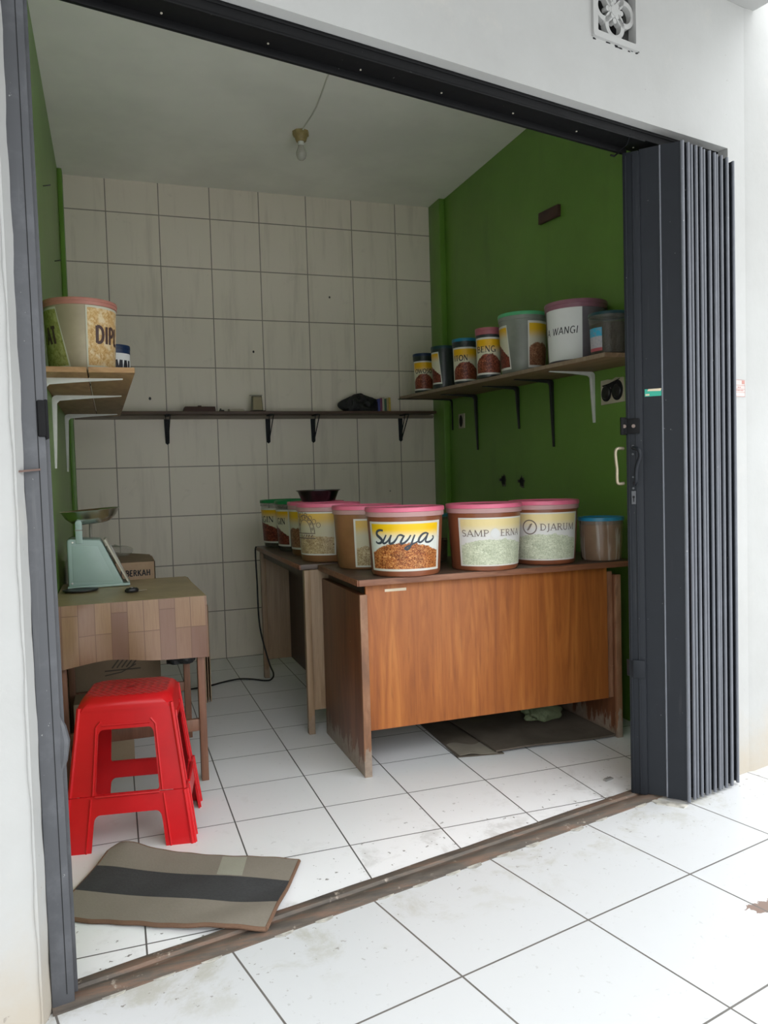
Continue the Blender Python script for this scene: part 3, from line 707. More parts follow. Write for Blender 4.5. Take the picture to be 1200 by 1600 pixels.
g = G().prism(ws(1.395, 1.352, 1.461, 1.411, 0), FP(0, -.0006)); loc_part('paper', g, plain('pinkish_paper', (.50, .45, .43), .8), t)
g = G()
for z in (1.353, 1.367, 1.3785, 1.3915, 1.410): g.prism(ws(1.395, z, 1.461, z+.0013, .0007), FP(0, -.0003))
for u in (1.395, 1.460): g.prism(ws(u, 1.352, u+.001, 1.397, .0007), FP(0, -.0003))
g.prism(ws(1.443, 1.397, 1.459, 1.409, .0007), FP(0, -.0003))
for u in (1.40, 1.409, 1.418, 1.426, 1.436, 1.445): g.prism(ws(u, 1.3725, u+.0055, 1.3765, .0007), FP(0, -.0003)); 
for u in (1.42, 1.43): g.prism(ws(u, 1.383, u+.006, 1.387, .0007), FP(0, -.0003))
loc_part('print', g, M['redink'], t)

# ------------------------------------------------------------------ shelves
def bracket(name, label, corner, arm, leg, m, wall_dir, group, w=.016, ta=.020, tl=.020, thick=.014):
    # corner = where wall and shelf underside meet; wall_dir = unit vector out of the wall
    c = Vector(corner); d = Vector(wall_dir); side = d.cross(Vector((0,0,1)))
    P = lambda a, z: c + d*a + Vector((0,0,z)) - side*thick/2
    r = .018
    outer = [P(r*(1-math.cos(R(a)))*1, -r*(1-math.sin(R(a)))) for a in (0, 30, 60, 90)]
    poly = [P(.0, -leg), *outer, P(arm, 0), P(arm, -.004), P(arm*.5, -ta*.65), P(tl+.014, -ta-.002), P(tl+.004, -ta-.012), P(tl*.95, -leg*.5), P(.008, -leg)]
    g = G().prism(poly, side*thick)
    for a, z in ((tl*.5, -leg*.45), (tl*.5, -leg*.85)): pass
    return solo(name, g, m, label, 'bracket', c + Vector((0,0,-leg)), group, bevel=.0015)
# left shelf
LZ0, LZ1 = 1.478, 1.497
t = thing('wall_shelf', 'short tan plywood shelf with worn edges high on the left green wall', 'shelf', (-.70, 1.4, LZ0))
g = G(); g.hexa([(XL, .55, LZ0), (-.695, .55, LZ0), (-.695, 2.35, LZ0), (XL, 2.35, LZ0), (XL, .55, LZ1), (-.695, .55, LZ1), (-.695, 2.35, LZ1), (XL, 2.35, LZ1)])
loc_part('board', g, M['shelftan'], t, bevel=.0015)['label'] = 'plank against the wall'
g = G(); g.hexa([(-.690, .548, LZ0), (-.543, .548, LZ0), (-.572, 2.35, LZ0), (-.690, 2.35, LZ0), (-.690, .548, LZ1), (-.543, .548, LZ1), (-.572, 2.35, LZ1), (-.690, 2.35, LZ1)])
loc_part('board', g, M['shelftan'], t, bevel=.0015)['label'] = 'plank on the room side'
g = G(); g.box((XL+.001, .5455, LZ0+.001), (-.696, .549, LZ1-.001)); g.box((-.689, .5435, LZ0+.001), (-.5445, .548, LZ1-.001)); loc_part('raw_edge', g, M['rawedge'], t)
for y, ax, lg, lb in ((.70, .270, .30, 'white L bracket under the left shelf, nearest the doorway'), (1.27, .272, .30, 'white L bracket under the left shelf, middle of three'), (2.20, .262, .30, 'white L bracket under the left shelf, nearest the tiled wall')):
    bracket('shelf_bracket', lb, (XL, y, LZ0), ax, lg, M['white'], (1,0,0), 'white brackets of the left shelf', tl=.016, ta=.020)
# right shelf, tilting slightly up towards the back
def rz(y): return 1.553 + .022*(y-.6)
t = thing('wall_shelf', 'long brown board shelf on the right green wall carrying seven tubs', 'shelf', (1.35, 1.4, rz(1.4)))
def rslab(g, x0n, x0f, x1, y0, y1, a, b):
    return g.hexa([(x0n, y0, rz(y0)+a), (x1, y0, rz(y0)+a), (x1, y1, rz(y1)+a), (x0f, y1, rz(y1)+a), (x0n, y0, rz(y0)+b), (x1, y0, rz(y0)+b), (x1, y1, rz(y1)+b), (x0f, y1, rz(y1)+b)])
g = rslab(G(), 1.206, 1.133, XR, .40, 2.52, 0, .018); loc_part('board', g, M['shelfwood'], t, bevel=.001)
g = rslab(G(), 1.2035, 1.1305, 1.2075, .40, 2.52, .001, .0175)
g = G().hexa([(1.2035,.40,rz(.4)+.001),(1.2065,.40,rz(.4)+.001),(1.1335,2.52,rz(2.52)+.001),(1.1305,2.52,rz(2.52)+.001),(1.2035,.40,rz(.4)+.0172),(1.2065,.40,rz(.4)+.0172),(1.1335,2.52,rz(2.52)+.0172),(1.1305,2.52,rz(2.52)+.0172)])
loc_part('front_edge', g, M['tanwood'], t)
RB = [(.88, .235, .232, 'white', 'white L bracket under the right shelf, nearest the doorway'), (1.235, .22, .335, 'blackplastic', 'long black bracket on the green wall, second from the doorway'), (1.587, .22, .23, 'blackplastic', 'short black bracket on the green wall, between two longer ones'), (2.105, .24, .335, 'blackplastic', 'long black bracket on the green wall, nearest the small socket'), (2.47, .375, .20, 'wire', 'thin grey bracket in the back corner, its arm reaching past the tiles')]
for y, ax, lg, m, lb in RB:
    bracket('shelf_bracket', lb, (XR, y, rz(y)-.001), ax, lg, M['gate'] if m == 'wire' else M[m], (-1,0,0), 'brackets of the right shelf', tl=.018 if m != 'wire' else .006, ta=.016 if m != 'wire' else .006, thick=.014 if m == 'white' else .012)
# back shelf
BZ0, BZ1 = 1.508, 1.524
t = thing('wall_shelf', 'long thin dark brown shelf across the white tiled back wall', 'shelf', (.42, 2.6, BZ0))
g = G().box((-.82, 2.55, BZ0), (1.40, YB, BZ1)); loc_part('board', g, M['shelfdark'], t, bevel=.0015)
g = G().box((-.82, 2.682, 1.487), (1.43, YB, BZ0)); loc_part('wall_batten', g, wood('pale_batten', (.20,.16,.12), (.26,.21,.165), (.30,.25,.20), sc=(1.5,18,18), rough=.7), t)
for x, lb in ((-.303, 'grey strut bracket under the back shelf, nearest the left wall'), (.312, 'grey strut bracket under the back shelf, below the little stand'), (.603, 'grey strut bracket under the back shelf, third from the left'), (1.20, 'grey strut bracket under the back shelf, nearest the green wall')):
    c = Vector((x, YB-.018, BZ0)); g = G()
    g.prism([c+Vector((-.012, .0175, -.165)), c+Vector((.0, .0175, -.175)), c+Vector((.012, .0175, -.165)), c+Vector((.016, .0175, 0)), c+Vector((-.016, .0175, 0))], (0, -.003, 0))
    g.box((x-.012, 2.56, BZ0-.006), (x+.012, 2.696, BZ0-.0005))
    for s in (-1, 1): g.bar((x+s*.013, 2.575, BZ0-.004), (x+s*.003, YB-.005, BZ0-.165), .004, .006)
    solo('shelf_bracket', g, M['gate'], lb, 'bracket', (x, YB, BZ0-.175), 'strut brackets of the back shelf')

# ------------------------------------------------------------------ things on the back shelf
t = thing('wooden_case', 'small dark brown wooden case lying on the back shelf', 'box', (-.118, 2.62, BZ1))
g = G().hexa([(-.095,-.045,0),(.095,-.045,0),(.095,.045,0),(-.095,.045,0),(-.085,-.040,.030),(.093,-.040,.030),(.093,.040,.030),(-.085,.040,.030)]); obj('case', g, M['brownblock'], t, bevel=.003)
g = G().box((-.008, -.035, .030), (.012, -.01, .036)); obj('clasp', g, M['brownblock'], t, bevel=.001)
t = thing('desk_stand', 'tiny upright framed card on a black foot on the back shelf', 'stand', (.232, 2.61, BZ1))
g = G().hexa([(-.060,-.03,0),(.048,-.03,0),(.048,.03,0),(-.060,.03,0),(-.045,-.025,.007),(.046,-.025,.007),(.046,.025,.007),(-.045,.025,.007)]); obj('foot', g, M['blackplastic'], t, bevel=.001)
g = G().hexa([(-.036,-.008,.007),(.036,-.008,.007),(.036,.006,.007),(-.036,.006,.007),(-.032,-.006,.096),(.030,-.006,.096),(.030,.006,.096),(-.032,.006,.096)]); obj('frame', g, plain('olive_frame', (.10,.09,.045), .5), t, bevel=.001)
g = G().hexa([(-.026,-.0095,.012),(.032,-.0095,.012),(.032,-.007,.012),(-.026,-.007,.012),(-.023,-.0075,.090),(.027,-.0075,.090),(.027,-.005,.090),(-.023,-.005,.090)]); obj('card', g, plain('beige_card', (.34,.28,.17), .7), t)
g = G().box((-.043, -.01, .100), (.032, .012, .104)); g.box((-.030,-.004,.096),(-.026,.004,.1)); g.box((.024,-.004,.096),(.028,.004,.1)); obj('paper_strip', g, M['wire'], t)
g = G(); 
for k, (a, b) in enumerate(((-.045, .045), (-.040, .048), (-.044, .040))): g.box((a, -.035+.004*k, .0055*k), (b, .03, .0055*k+.005))
tag(obj('paper_slips', g, plain('cream_paper', (.46,.41,.32), .8), None, (.10, 2.61, BZ1)), 'low pile of cream paper slips on the back shelf between case and stand', 'paper')
g = G().hexa([(-.017,-.012,0),(.017,-.012,0),(.017,.012,0),(-.017,.012,0),(-.010,-.010,.012),(.017,-.010,.010),(.017,.010,.010),(-.010,.010,.012)]); g.box((-.008,-.004,.011),(.0,.004,.020))
tag(obj('black_clip', g, M['blackplastic'], None, (.012, 2.60, BZ1), bevel=.001), 'tiny black clip on the back shelf right of the brown case', 'clip')
def blob(name, loc, rx, ry, rz_, m, seed, amp=.25, n=24, flat=.0):
    rnd = random.Random(seed); ph = [(rnd.uniform(1,4), rnd.uniform(0,6), rnd.uniform(1,5), rnd.uniform(0,6)) for _ in range(5)]
    g = G(); vs = []; fs = []
    for j in range(n+1):
        for i in range(n*2):
            th = PI*j/n; a = 2*PI*i/(n*2)
            k = 1 + amp*sum(math.sin(p[0]*a*1.0//1*1 + p[0]*round(0) + round(p[0])*a + p[1])*math.sin(round(p[2])*th+p[3]) for p in ph)/5*1.6
            z = math.cos(th)*rz_*k
            vs.append(Vector((rx*k*math.sin(th)*math.cos(a), ry*k*math.sin(th)*math.sin(a), max(z, -rz_*.55) + rz_*.55)))
    w = n*2
    for j in range(n):
        for i in range(w): fs.append((j*w+i, (j+1)*w+i, (j+1)*w+(i+1)%w, j*w+(i+1)%w))
    g.add(vs, fs); return g
g = blob('bag', None, .115, .055, .068, None, 5, .30)
tag(obj('plastic_bag', g, M['blackbag'], None, (.895, 2.618, BZ1), smooth=True), 'crumpled black plastic bag on the back shelf near the green wall', 'bag')
cc = [lin(70,75,140), lin(120,60,90), lin(175,170,150), lin(60,95,75), lin(170,150,110), lin(185,160,70)]
for k in range(6):
    w = .0145; m = plain('packet_colour_%s' % ['blue','maroon','cream','green','buff','yellow'][k], cc[k], .5)
    g = G().box((-w/2+.0006, -.028, 0), (w/2-.0006, .028, .082+.004*(k % 3))); 
    o = tag(obj('small_packet', g, m, None, (1.010 + k*w + .006, 2.612, BZ1), bevel=.0015), '%s packet standing on edge in the little row beside the black bag' % ['blue','maroon','cream','green','buff','yellow'][k], 'packet', 'small packets on the back shelf')

# ------------------------------------------------------------------ sockets, holes, block on the green wall
t = thing('wall_socket', 'broken pale wall socket plate with two black holes near the gate', 'socket', (XR, .735, 1.40))
XW = XR
g = G(); vs, fs = fill2d([[(-.083,0),(.083,.002),(.082,.062),(.079,.107),(.06,.108),(.03,.112),(.0,.104),(-.03,.109),(-.083,.108)]], .008)
g.add([Vector((-.004-p.z, -p.x, p.y)) for p in vs], fs); obj('plate', g, plain('cream_plate', (.50,.45,.34), .6), t)
g = G(); vs, fs = fill2d([[(-.074,.085)]+arc(-.040,.048,.036,.036,120,430,20)+[(-.005,.07)]+arc(.040,.055,.040,.044,200,500,20)+[(.06,.104),(-.02,.09)]], .003)
g.add([Vector((-.0095-p.z, -p.x, p.y)) for p in vs], fs); obj('opening', g, M['hole'], t)
for x in (-.040, .040):
    g = G(); g.lathe([(.0,.0),(.024,.0),(.030,.003),(.027,.006),(.0,.004)], n=24); g.tr(Matrix.Translation(Vector((-.010, -x, .052))) @ Matrix.Rotation(-PI/2, 4, 'Y')); obj('recess_cup', g, M['blackplastic'], t, smooth=True)
t = thing('wall_socket', 'small pale one-hole socket under the far end of the right shelf', 'socket', (XR, 2.325, 1.395))
g = G().box((-.008, -.042, 0), (0, .042, .092)); obj('plate', g, plain('cream_plate_small', (.45,.41,.32), .6), t, bevel=.002)
g = G(); g.lathe([(0,0),(.026,0),(.03,.003),(0,.003)], n=20); g.tr(Matrix.Translation(Vector((-.0075, 0, .046))) @ Matrix.Rotation(-PI/2, 4, 'Y') @ Matrix.Diagonal((1.25,.8,1,1))); obj('opening', g, M['hole'], t)
for y, z, s, lb in ((1.786, 1.060, 5, 'left'), (1.572, 1.052, 8, 'right')):
    t = thing('wall_hole', 'dark chipped hole knocked in the green wall above the desk, %s of two' % lb, 'hole', (XR, y, z-.03), 0, 'chipped holes in the green wall')
    rnd = random.Random(s); pts = []
    for i in range(22):
        a = 2*PI*i/22; r = rnd.uniform(.75, 1.2); pts.append((.028*r*math.cos(a), .035*r*math.sin(a)+.03))
    g = G(); vs, fs = fill2d([pts], .0015); g.add([Vector((-.0012-p.z, -p.x, p.y)) for p in vs], fs); obj('chipped_rim', g, plain('grey_render', (.10,.095,.075), .9), t)
    g = G(); vs, fs = fill2d([[(x*.72, (y_-.03)*.75+.033) for x, y_ in pts]], .001); g.add([Vector((-.0028-p.z, -p.x, p.y)) for p in vs], fs); obj('cavity', g, M['hole'], t)
    g = G().box((-.012, .012, .030), (-.003, .030, .046)); obj('plug_stub', g, M['blackplastic'], t, bevel=.002)
g = G().box((-.018, -.092, -.028), (0, .092, .028)); o = tag(obj('wood_block', g, M['brownblock'], None, (XR, 1.228, 2.377), bevel=.002), 'dark brown wooden block screwed high on the right green wall', 'block'); o.rotation_euler = (R(4), 0, 0)
g = G()
for y, z in ((.58, .98), (.61, .985), (.64, .98)): g.tube([(XR-.003, y, z), (XR, y, z)], .004, 8)
# left wall nails
for (y, z, lb) in ((1.35, 2.35, 'upper'), (1.95, 2.20, 'lower')):
    g = G().tube([(XL, y, z), (XL+.018, y-.004, z+.002), (XL+.030, y-.002, z+.006)], .0022, 6)
    solo('bent_nail', g, M['blackplastic'], 'bent black nail in the left green wall, %s of two' % lb, 'nail', (XL, y, z), 'nails in the left wall')

# ------------------------------------------------------------------ ceiling bulb
t = thing('ceiling_bulb', 'bare light bulb in a yellowed holder on the ceiling', 'lamp', (.362, 1.795, Z))
g = G().lathe([(0,0),(.043,0),(.043,-.018),(.035,-.024),(.028,-.046),(.024,-.050),(0,-.050)], n=8); obj('holder', g, M['yellowed'], t, smooth=True)
kk = N('frosted_bulb_glass'); kk.b.inputs['Alpha'].default_value = .8; kk.fin((.55,.53,.46), .1)
g = G().lathe([(0,-.050),(.0145,-.050),(.0145,-.075),(.020,-.088),(.0265,-.105),(.0265,-.118),(.021,-.134),(.012,-.142),(0,-.145)], n=24); obj('bulb', g, kk.mat, t, smooth=True)
g = G().lathe([(.0150,-.049),(.0155,-.049),(.0155,-.070),(.0150,-.070)], n=20); obj('bulb_cap', g, M['white'], t, smooth=True)
g = G(); pts = [(.362,1.80,Z-.006),(.366,1.70,Z-.005),(.372,1.58,Z-.004),(.372,1.50,Z-.005),(.362,1.36,Z-.004),(.350,1.22,Z-.004),(.340,1.0,Z-.004),(.325,.6,Z-.004),(.30,.1,Z-.004),(.29,-.10,Z-.004)]
g.tube(pts, .0042, 6); solo('ceiling_wire', g, M['ceilwire'], 'thin dusty wire running along the ceiling from the bulb', 'wire', (.362, 1.8, Z), smooth=True)

# ------------------------------------------------------------------ desks
DT, DH = .711, .736
t = thing('office_desk', 'orange-brown veneer desk with worn feet facing the doorway', 'desk', (.78, .76, 0))
lp = lambda n, g, m, **k: loc_part(n, g, m, t, **k)
g = G().box((.196, .472, DT), (1.378, 1.045, DH)); lp('desk_top', g, M['desktop'], bevel=.003)
g = G().box((.196, .466, DT+.0005), (1.378, .473, DH-.001)); lp('front_edging', g, M['deskfront'], bevel=.003)
g = G().box((.190, .470, DT+.0005), (.197, 1.045, DH-.001)); lp('side_edging', g, M['deskfront'], bevel=.003)
for x0, x1, lb in ((.205, .232, 'left side panel'), (1.300, 1.325, 'right side panel')):
    g = G().box((x0, .498, 0), (x1, 1.04, .676)); o = lp('side_panel', g, M['deskside'], bevel=.002)
    g = G().box((x0-.001, .487, 0), (x1+.001, .500, .678)); obj('edge_strip', g.sh(-t.location), M['deskedge'], o, bevel=.002)
g = G().box((.2325, .506, .166), (1.272, .522, DT)); lp('modesty_panel', g, M['desk'], bevel=.001)
g = G().box((1.272, .512, .166), (1.300, .522, .69)); lp('filler_strip', g, M['deskedge'])
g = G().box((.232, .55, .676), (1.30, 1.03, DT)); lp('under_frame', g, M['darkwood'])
g = G().box((.307, .5045, .680), (.392, .5062, .690)); lp('paper_tape', g, M['peach'])
BT = .738
t = thing('office_desk', 'darker desk standing endways behind, its open side towards the aisle', 'desk', (.42, 1.6, 0))
g = G().box((.118, 1.062, BT-.024), (.70, 2.15, BT)); lp('desk_top', g, M['desktop'], bevel=.003)
g = G().box((.112, 1.058, BT-.022), (.119, 2.15, BT-.002)); lp('side_edging', g, M['deskfront'], bevel=.002)
for y0, y1, nm in ((1.052, 1.076, 'near end panel'), (2.098, 2.125, 'far end panel')):
    g = G().box((.148, y0, .105), (.69, y1, BT-.024)); o = lp('end_panel', g, M['tanwood'], bevel=.001); o['label'] = 'tan ' + nm
    for x in (.130, .66):
        g = G().box((x, y0-.004, 0), (x+.028, y1+.004, BT-.024)); obj('leg_post', g.sh(-t.location), M['tanwood'], o, bevel=.002)
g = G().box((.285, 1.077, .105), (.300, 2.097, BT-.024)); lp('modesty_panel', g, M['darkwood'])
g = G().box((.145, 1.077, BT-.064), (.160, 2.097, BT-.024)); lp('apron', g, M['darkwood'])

# ------------------------------------------------------------------ tubs
CAMXY = Vector((-.6326, -2.24546))
def tub(name, label, cat, loc, r, h, body, lid, rim, labels=(), fill=None, fillm='tobacco', group='tubs of loose leaf', taper=1.11, lidr=None, lh=.030):
    t = thing(name, label, cat, loc, 0, group)
    hb = h - lh*.55
    R0 = lambda z: r*(1 + (taper-1)*z/hb)
    g = G(); g.lathe([(0, .002), (r*.88, .0), (r*.97, .002), (r*1.0, .010), (R0(hb*.5), hb*.5), (R0(hb*.86), hb*.86), (R0(hb), hb)], n=56); obj('body', g, M[body], t, smooth=True)
    rl = lidr or r*taper*1.045
    g = G(); g.lathe([(0, h-.006), (rl*.86, h-.006), (rl*.90, h), (rl*.985, h), (rl, h-.004), (rl, h-lh*.52), (rl*.985, h-lh*.55), (R0(hb)*1.001, h-lh*.55)], n=56); l = obj('lid', g, M[lid], t, smooth=True)
    g = G(); g.lathe([(R0(hb)*1.003, h-lh*1.15), (rl*.985, h-lh*1.12), (rl*.985, h-lh*.56), (R0(hb)*1.003, h-lh*.56)], n=56); obj('rim', g, M[rim], l, smooth=True)
    if fill:
        zf = hb*fill; g = G(); g.lathe([(0, .006), (r*.95, .006), (R0(zf)*.965, zf), (R0(zf)*.6, zf*1.03), (0, zf*1.06)], n=40); obj('contents', g, M[fillm], t, smooth=True)
    d = CAMXY - Vector((loc[0], loc[1])); a0 = math.atan2(d.y, d.x)
    for L in labels:
        ca, ha, z0, z1 = R(L['c']), R(L['h']), L['z'][0]*h, L['z'][1]*h
        sk = L.get('skew', (0, 0, 0, 0))      # extra degrees at left-bottom, right-bottom, left-top, right-top
        def pt(u, v, off):
            aL = -ha + R(sk[0])*(1-v) + R(sk[2])*v; aR = ha + R(sk[1])*(1-v) + R(sk[3])*v
            a = a0 + ca + aL + (aR-aL)*u; z = z0 + (z1-z0)*v; rr = R0(z) + off
            return Vector((rr*math.cos(a), rr*math.sin(a), z))
        g = G(); g.sheet(lambda u, v: pt(u, v, .0014), 24, 8)
        W_ = 2*ha*R0((z0+z1)/2); H_ = z1-z0
        mats = [M[L['m']]]
        for dr in L.get('draw', ()):
            mats.append(M[dr[0]])
            lev = .0019 + .0003*len(mats)
            ink(g, dr[1](W_, H_), lambda x, y, lv=lev: pt(x/W_, y/H_, lv), len(mats)-1)
        obj('label', g, mats, t, recalc=False, smooth=True)
    return t
def word(m, text, x, y, hh, style='serif', fit=None, slant=0.):   # fractions of the label
    def f(W_, H_):
        h = hh*H_; sq = 1.
        if fit: sq = fit*W_/text_w(text, h)
        return strokes_of(text, x*W_, y*H_, h, style, sq, slant)
    return (m, f)
def surya(W_, H_):
    src = [([(372,402),(335,396),(298,412),(283,445),(290,478),(325,515),(350,550),(345,582),(318,603),(285,602),(263,578)], .030),
           ([(408,468),(388,520),(366,575),(370,602),(395,596),(432,552),(462,480)], .022), ([(468,468),(448,540),(444,590),(456,607),(488,588),(520,535),(540,480)], .024),
           ([(540,480),(568,470),(590,484),(600,500)], .020), ([(605,478),(585,530),(566,585),(574,606),(606,592),(645,540),(672,475)], .022),
           ([(715,472),(695,545),(672,630),(650,685),(625,698),(610,680),(640,650),(700,612),(760,572)], .022),
           ([(868,466),(838,452),(800,470),(768,520),(756,575),(772,597),(806,572),(845,510),(866,462)], .022), ([(872,458),(850,530),(838,580),(856,600),(898,592),(938,555),(944,520),(928,505)], .020)]
    out = []
    for pts, w in src:
        q = [((x-155)/900*W_, (1045-y)/780*H_) for x, y in pts]; d = []
        for i in range(len(q)-1):
            a, b, c, e = q[max(i-1,0)], q[i], q[i+1], q[min(i+2,len(q)-1)]
            for j in range(5):
                s = j/5; d.append(tuple(.5*((2*b[k])+(c[k]-a[k])*s+(2*a[k]-5*b[k]+4*c[k]-e[k])*s*s+(3*b[k]-a[k]-3*c[k]+e[k])*s**3) for k in (0,1)))
        d.append(q[-1])
        out.append((d, lambda t_, w=w: W_*w*(.75+.45*math.sin(PI*min(1, t_*1.1)))))
    return out
def ring(x, y, rx, w): return lambda W_, H_: [(arc(x*W_, y*H_, rx*W_, rx*W_, 0, 360, 26), w*W_)]
def leaf(x, y, s):
    def f(W_, H_):
        o = []; cx, cy, q = x*W_, y*H_, s*W_
        o.append(([(cx-q*.45, cy-q*.7), (cx+q*.1, cy), (cx+q*.45, cy+q*.75)], q*.10))
        for k in range(5):
            b = -.5 + .24*k; px, py = cx+q*b*.62, cy+q*b; o.append(([(px-q*.22, py+q*.02), (px, py+q*.1), (px+q*.26, py+q*.05)], q*.13))
        return o
    return f
def arclogo(W_, H_):
    o = []; cx, cy = .30*W_, .52*H_; q = .25*W_
    o.append((arc(cx, cy, q*1.05, q*1.45, 0, 180, 24), q*.07)); o.append((arc(cx, cy, q*.72, q*1.08, 0, 180, 24), q*.07))
    for a in range(15, 175, 22): o.append((arc(cx + q*.88*math.cos(R(a)), cy + q*1.26*math.sin(R(a)), q*.07, q*.09, 0, 360, 8), q*.06))
    o.append(([(cx-q*1.1, cy-q*.05), (cx+q*1.1, cy-q*.05)], q*.07)); o.append(([(cx-q*1.1, cy-q*.45), (cx+q*1.1, cy-q*.45)], q*.09))
    for k in range(6): o.append(([(cx-q*.8+k*q*.3, cy-q*.34), (cx-q*.66+k*q*.3, cy-q*.16)], q*.10))
    for k, (x, y) in enumerate(((.10,.93),(.24,.95),(.36,.92),(.47,.86),(.56,.78),(.65,.70))): o.append((arc(x*W_, y*H_, q*.17, q*.2, 0, 360, 14), q*.045))
    return o
def disc(x, y, r_):
    return lambda W_, H_: [([(x*W_-r_*W_*math.cos(R(a)), y*H_+r_*W_*math.sin(R(a))), (x*W_+r_*W_*math.cos(R(a)), y*H_+r_*W_*math.sin(R(a)))], r_*W_*.28) for a in range(-80, 81, 16)]
GP = 'pink lidded amber tubs on the desks'
tub('storage_tub', 'amber tub with pink lid and yellow Surya label at the desk corner', 'tub', (.419, .575, DH), .131, .256, 'amber', 'pink', 'pinkpale',
    [dict(c=-1, h=64, z=(.085, .80), m='l_warm', draw=[('greyink', surya)])], .5, group=GP)
tub('storage_tub', 'amber tub with pink lid and faded SAMPOERNA label missing its O', 'tub', (.752, .572, DH), .130, .256, 'amber', 'pink', 'pinkpale',
    [dict(c=19, h=62, z=(.075, .80), m='l_pale', draw=[('brownink', lambda W_, H_: strokes_of('SAMP', .05*W_, .615*H_, .135*H_, 'light', .37*W_/text_w('SAMP', .135*H_)) + strokes_of('ERNA', .555*W_, .615*H_, .135*H_, 'light', .335*W_/text_w('ERNA', .135*H_))), ('paper', disc(.485, .675, .058))])], .4, group=GP)
tub('storage_tub', 'amber tub with pink lid and faded DJARUM label', 'tub', (1.045, .612, DH), .124, .256, 'amber', 'pink', 'pinkpale',
    [dict(c=2, h=66, z=(.075, .82), m='l_pale', draw=[('brownink', word('', 'DJARUM', .435, .63, .14, 'light', .50)[1]), ('brownink', ring(.30, .70, .092, .014)), ('brownink', leaf(.30, .70, .070))])], .4, group=GP)
tub('storage_tub', 'low clear tub with bright blue lid at the right end of the desk', 'tub', (1.290, .568, DH), .083, .178, 'streak', 'bluelid', 'glassclear', (), .9, 'tobacco', group='tubs on the desks', taper=1.08, lh=.026)
tub('storage_tub', 'tan half-filled tub with pink lid directly behind the Surya tub', 'tub', (.362, .872, DH), .124, .256, 'ambertan', 'pink', 'pinkpale',
    [dict(c=27, h=50, z=(.04, .80), m='l_sand')], .45, group=GP)
tub('storage_tub', 'clear tub with teal lid half hidden between the Surya and SAMPOERNA tubs', 'tub', (.655, .90, DH), .075, .205, 'glassclear', 'teal', 'glassclear', (), .5, group='tubs on the desks', taper=1.06, lh=.022)
tub('storage_tub', 'pink lidded tub with arched stamp label on the endways desk', 'tub', (.290, 1.215, BT), .126, .258, 'ambertan', 'pink', 'pinkpale',
    [dict(c=-33, h=46, z=(.12, .86), m='l_sand', draw=[('brownink', arclogo)])], .4, 'tobdark', group=GP)
tub('storage_tub', 'pink lidded tub behind the arched stamp one, its label nearly hidden', 'tub', (.305, 1.505, BT), .120, .258, 'ambertan', 'pink', 'pinkpale',
    [dict(c=-52, h=34, z=(.12, .86), m='l_brown')], .4, 'tobdark', group=GP)
tub('storage_tub', 'green lidded tub with half hidden GIN label on the endways desk', 'tub', (.290, 1.785, BT), .114, .258, 'glassclear', 'greenlid', 'glassclear',
    [dict(c=-66, h=40, z=(.10, .83), m='l_darkskew', draw=[word('ink', 'GIN', .46, .60, .17, 'serif', .40)])], .8, 'tobdark', group='green lidded tubs')
tub('storage_tub', 'green lidded tub with AGIN label at the far end of the endways desk', 'tub', (.260, 2.053, BT), .112, .258, 'glassclear', 'greenlid', 'glassclear',
    [dict(c=-36, h=56, z=(.10, .83), m='l_darkskew', draw=[word('ink', 'AGIN', .06, .60, .17, 'serif', .54)])], .8, 'tobdark', group='green lidded tubs')
g = G().lathe([(0,.004),(.074,.002),(.080,.006),(.098,.050),(.106,.054),(.106,.056),(.096,.054),(.079,.010),(0,.008)], n=48)
tag(obj('steel_bowl', g, M['darksteel'], None, (.298, 1.42, BT+.2575), smooth=True), 'dark steel bowl resting on the pink lids near the back wall', 'bowl')
# right shelf
SH = lambda x, y: (x, y, rz(y)+.0185)
GR = 'tubs on the right shelf'
tub('storage_tub', 'small tub with dark lid and OWOSO label at the far end of the shelf', 'tub', SH(1.192, 2.245), .056, .232, 'darkclear', 'bluecap', 'darkclear', [dict(c=0, h=72, z=(.05,.80), m='l_dark', draw=[word('ink', 'OWOSO', .14, .58, .145, 'serif', .72)])], .6, 'tobdark', GR, 1.10)
tub('storage_tub', 'dark smoky tub with dark teal lid next to the OWOSO tub', 'tub', SH(1.212, 1.985), .062, .240, 'darkclear', 'tealdark', 'darkclear', [dict(c=-62, h=42, z=(.10,.86), m='l_darkskew', skew=(0,12,0,-4))], .5, 'tobdark', GR, 1.12)
tub('storage_tub', 'small tub with blue lid and ITON label on the right shelf', 'tub', SH(1.217, 1.70), .063, .240, 'darkclear', 'bluelid', 'darkclear', [dict(c=0, h=72, z=(.05,.80), m='l_dark', draw=[word('ink', 'ITON', .10, .60, .165, 'serif', .50)])], .6, 'tobdark', GR, 1.08)
tub('storage_tub', 'small tub with dusty pink lid and BENG label on the right shelf', 'tub', SH(1.200, 1.385), .060, .246, 'darkclear', 'pinkdull', 'pinkdull', [dict(c=0, h=74, z=(.05,.80), m='l_dark', draw=[word('ink', 'BENG', .10, .60, .165, 'serif', .64)])], .6, 'tobdark', GR, 1.06)
tub('storage_tub', 'milky tub with pale green lid in the middle of the right shelf', 'tub', SH(1.292, 1.195), .105, .285, 'greyclear', 'palegreen', 'greyclear', [dict(c=-66, h=24, z=(.06,.80), m='l_darkskew', skew=(0,10,0,0)), dict(c=45, h=33, z=(.07,.84), m='l_brown')], .30, 'tobdark', GR, 1.10)
tub('storage_tub', 'large tub with mauve lid and handwritten WANGI paper label', 'tub', SH(1.336, .80), .121, .264, 'mauveclear', 'purple', 'purple', [dict(c=-30, h=42, z=(.04,.92), m='paper', draw=[word('ink', 'A WANGI', .03, .47, .13, 'pen', .88, .12)])], .5, 'tobdark', GR, 1.08)
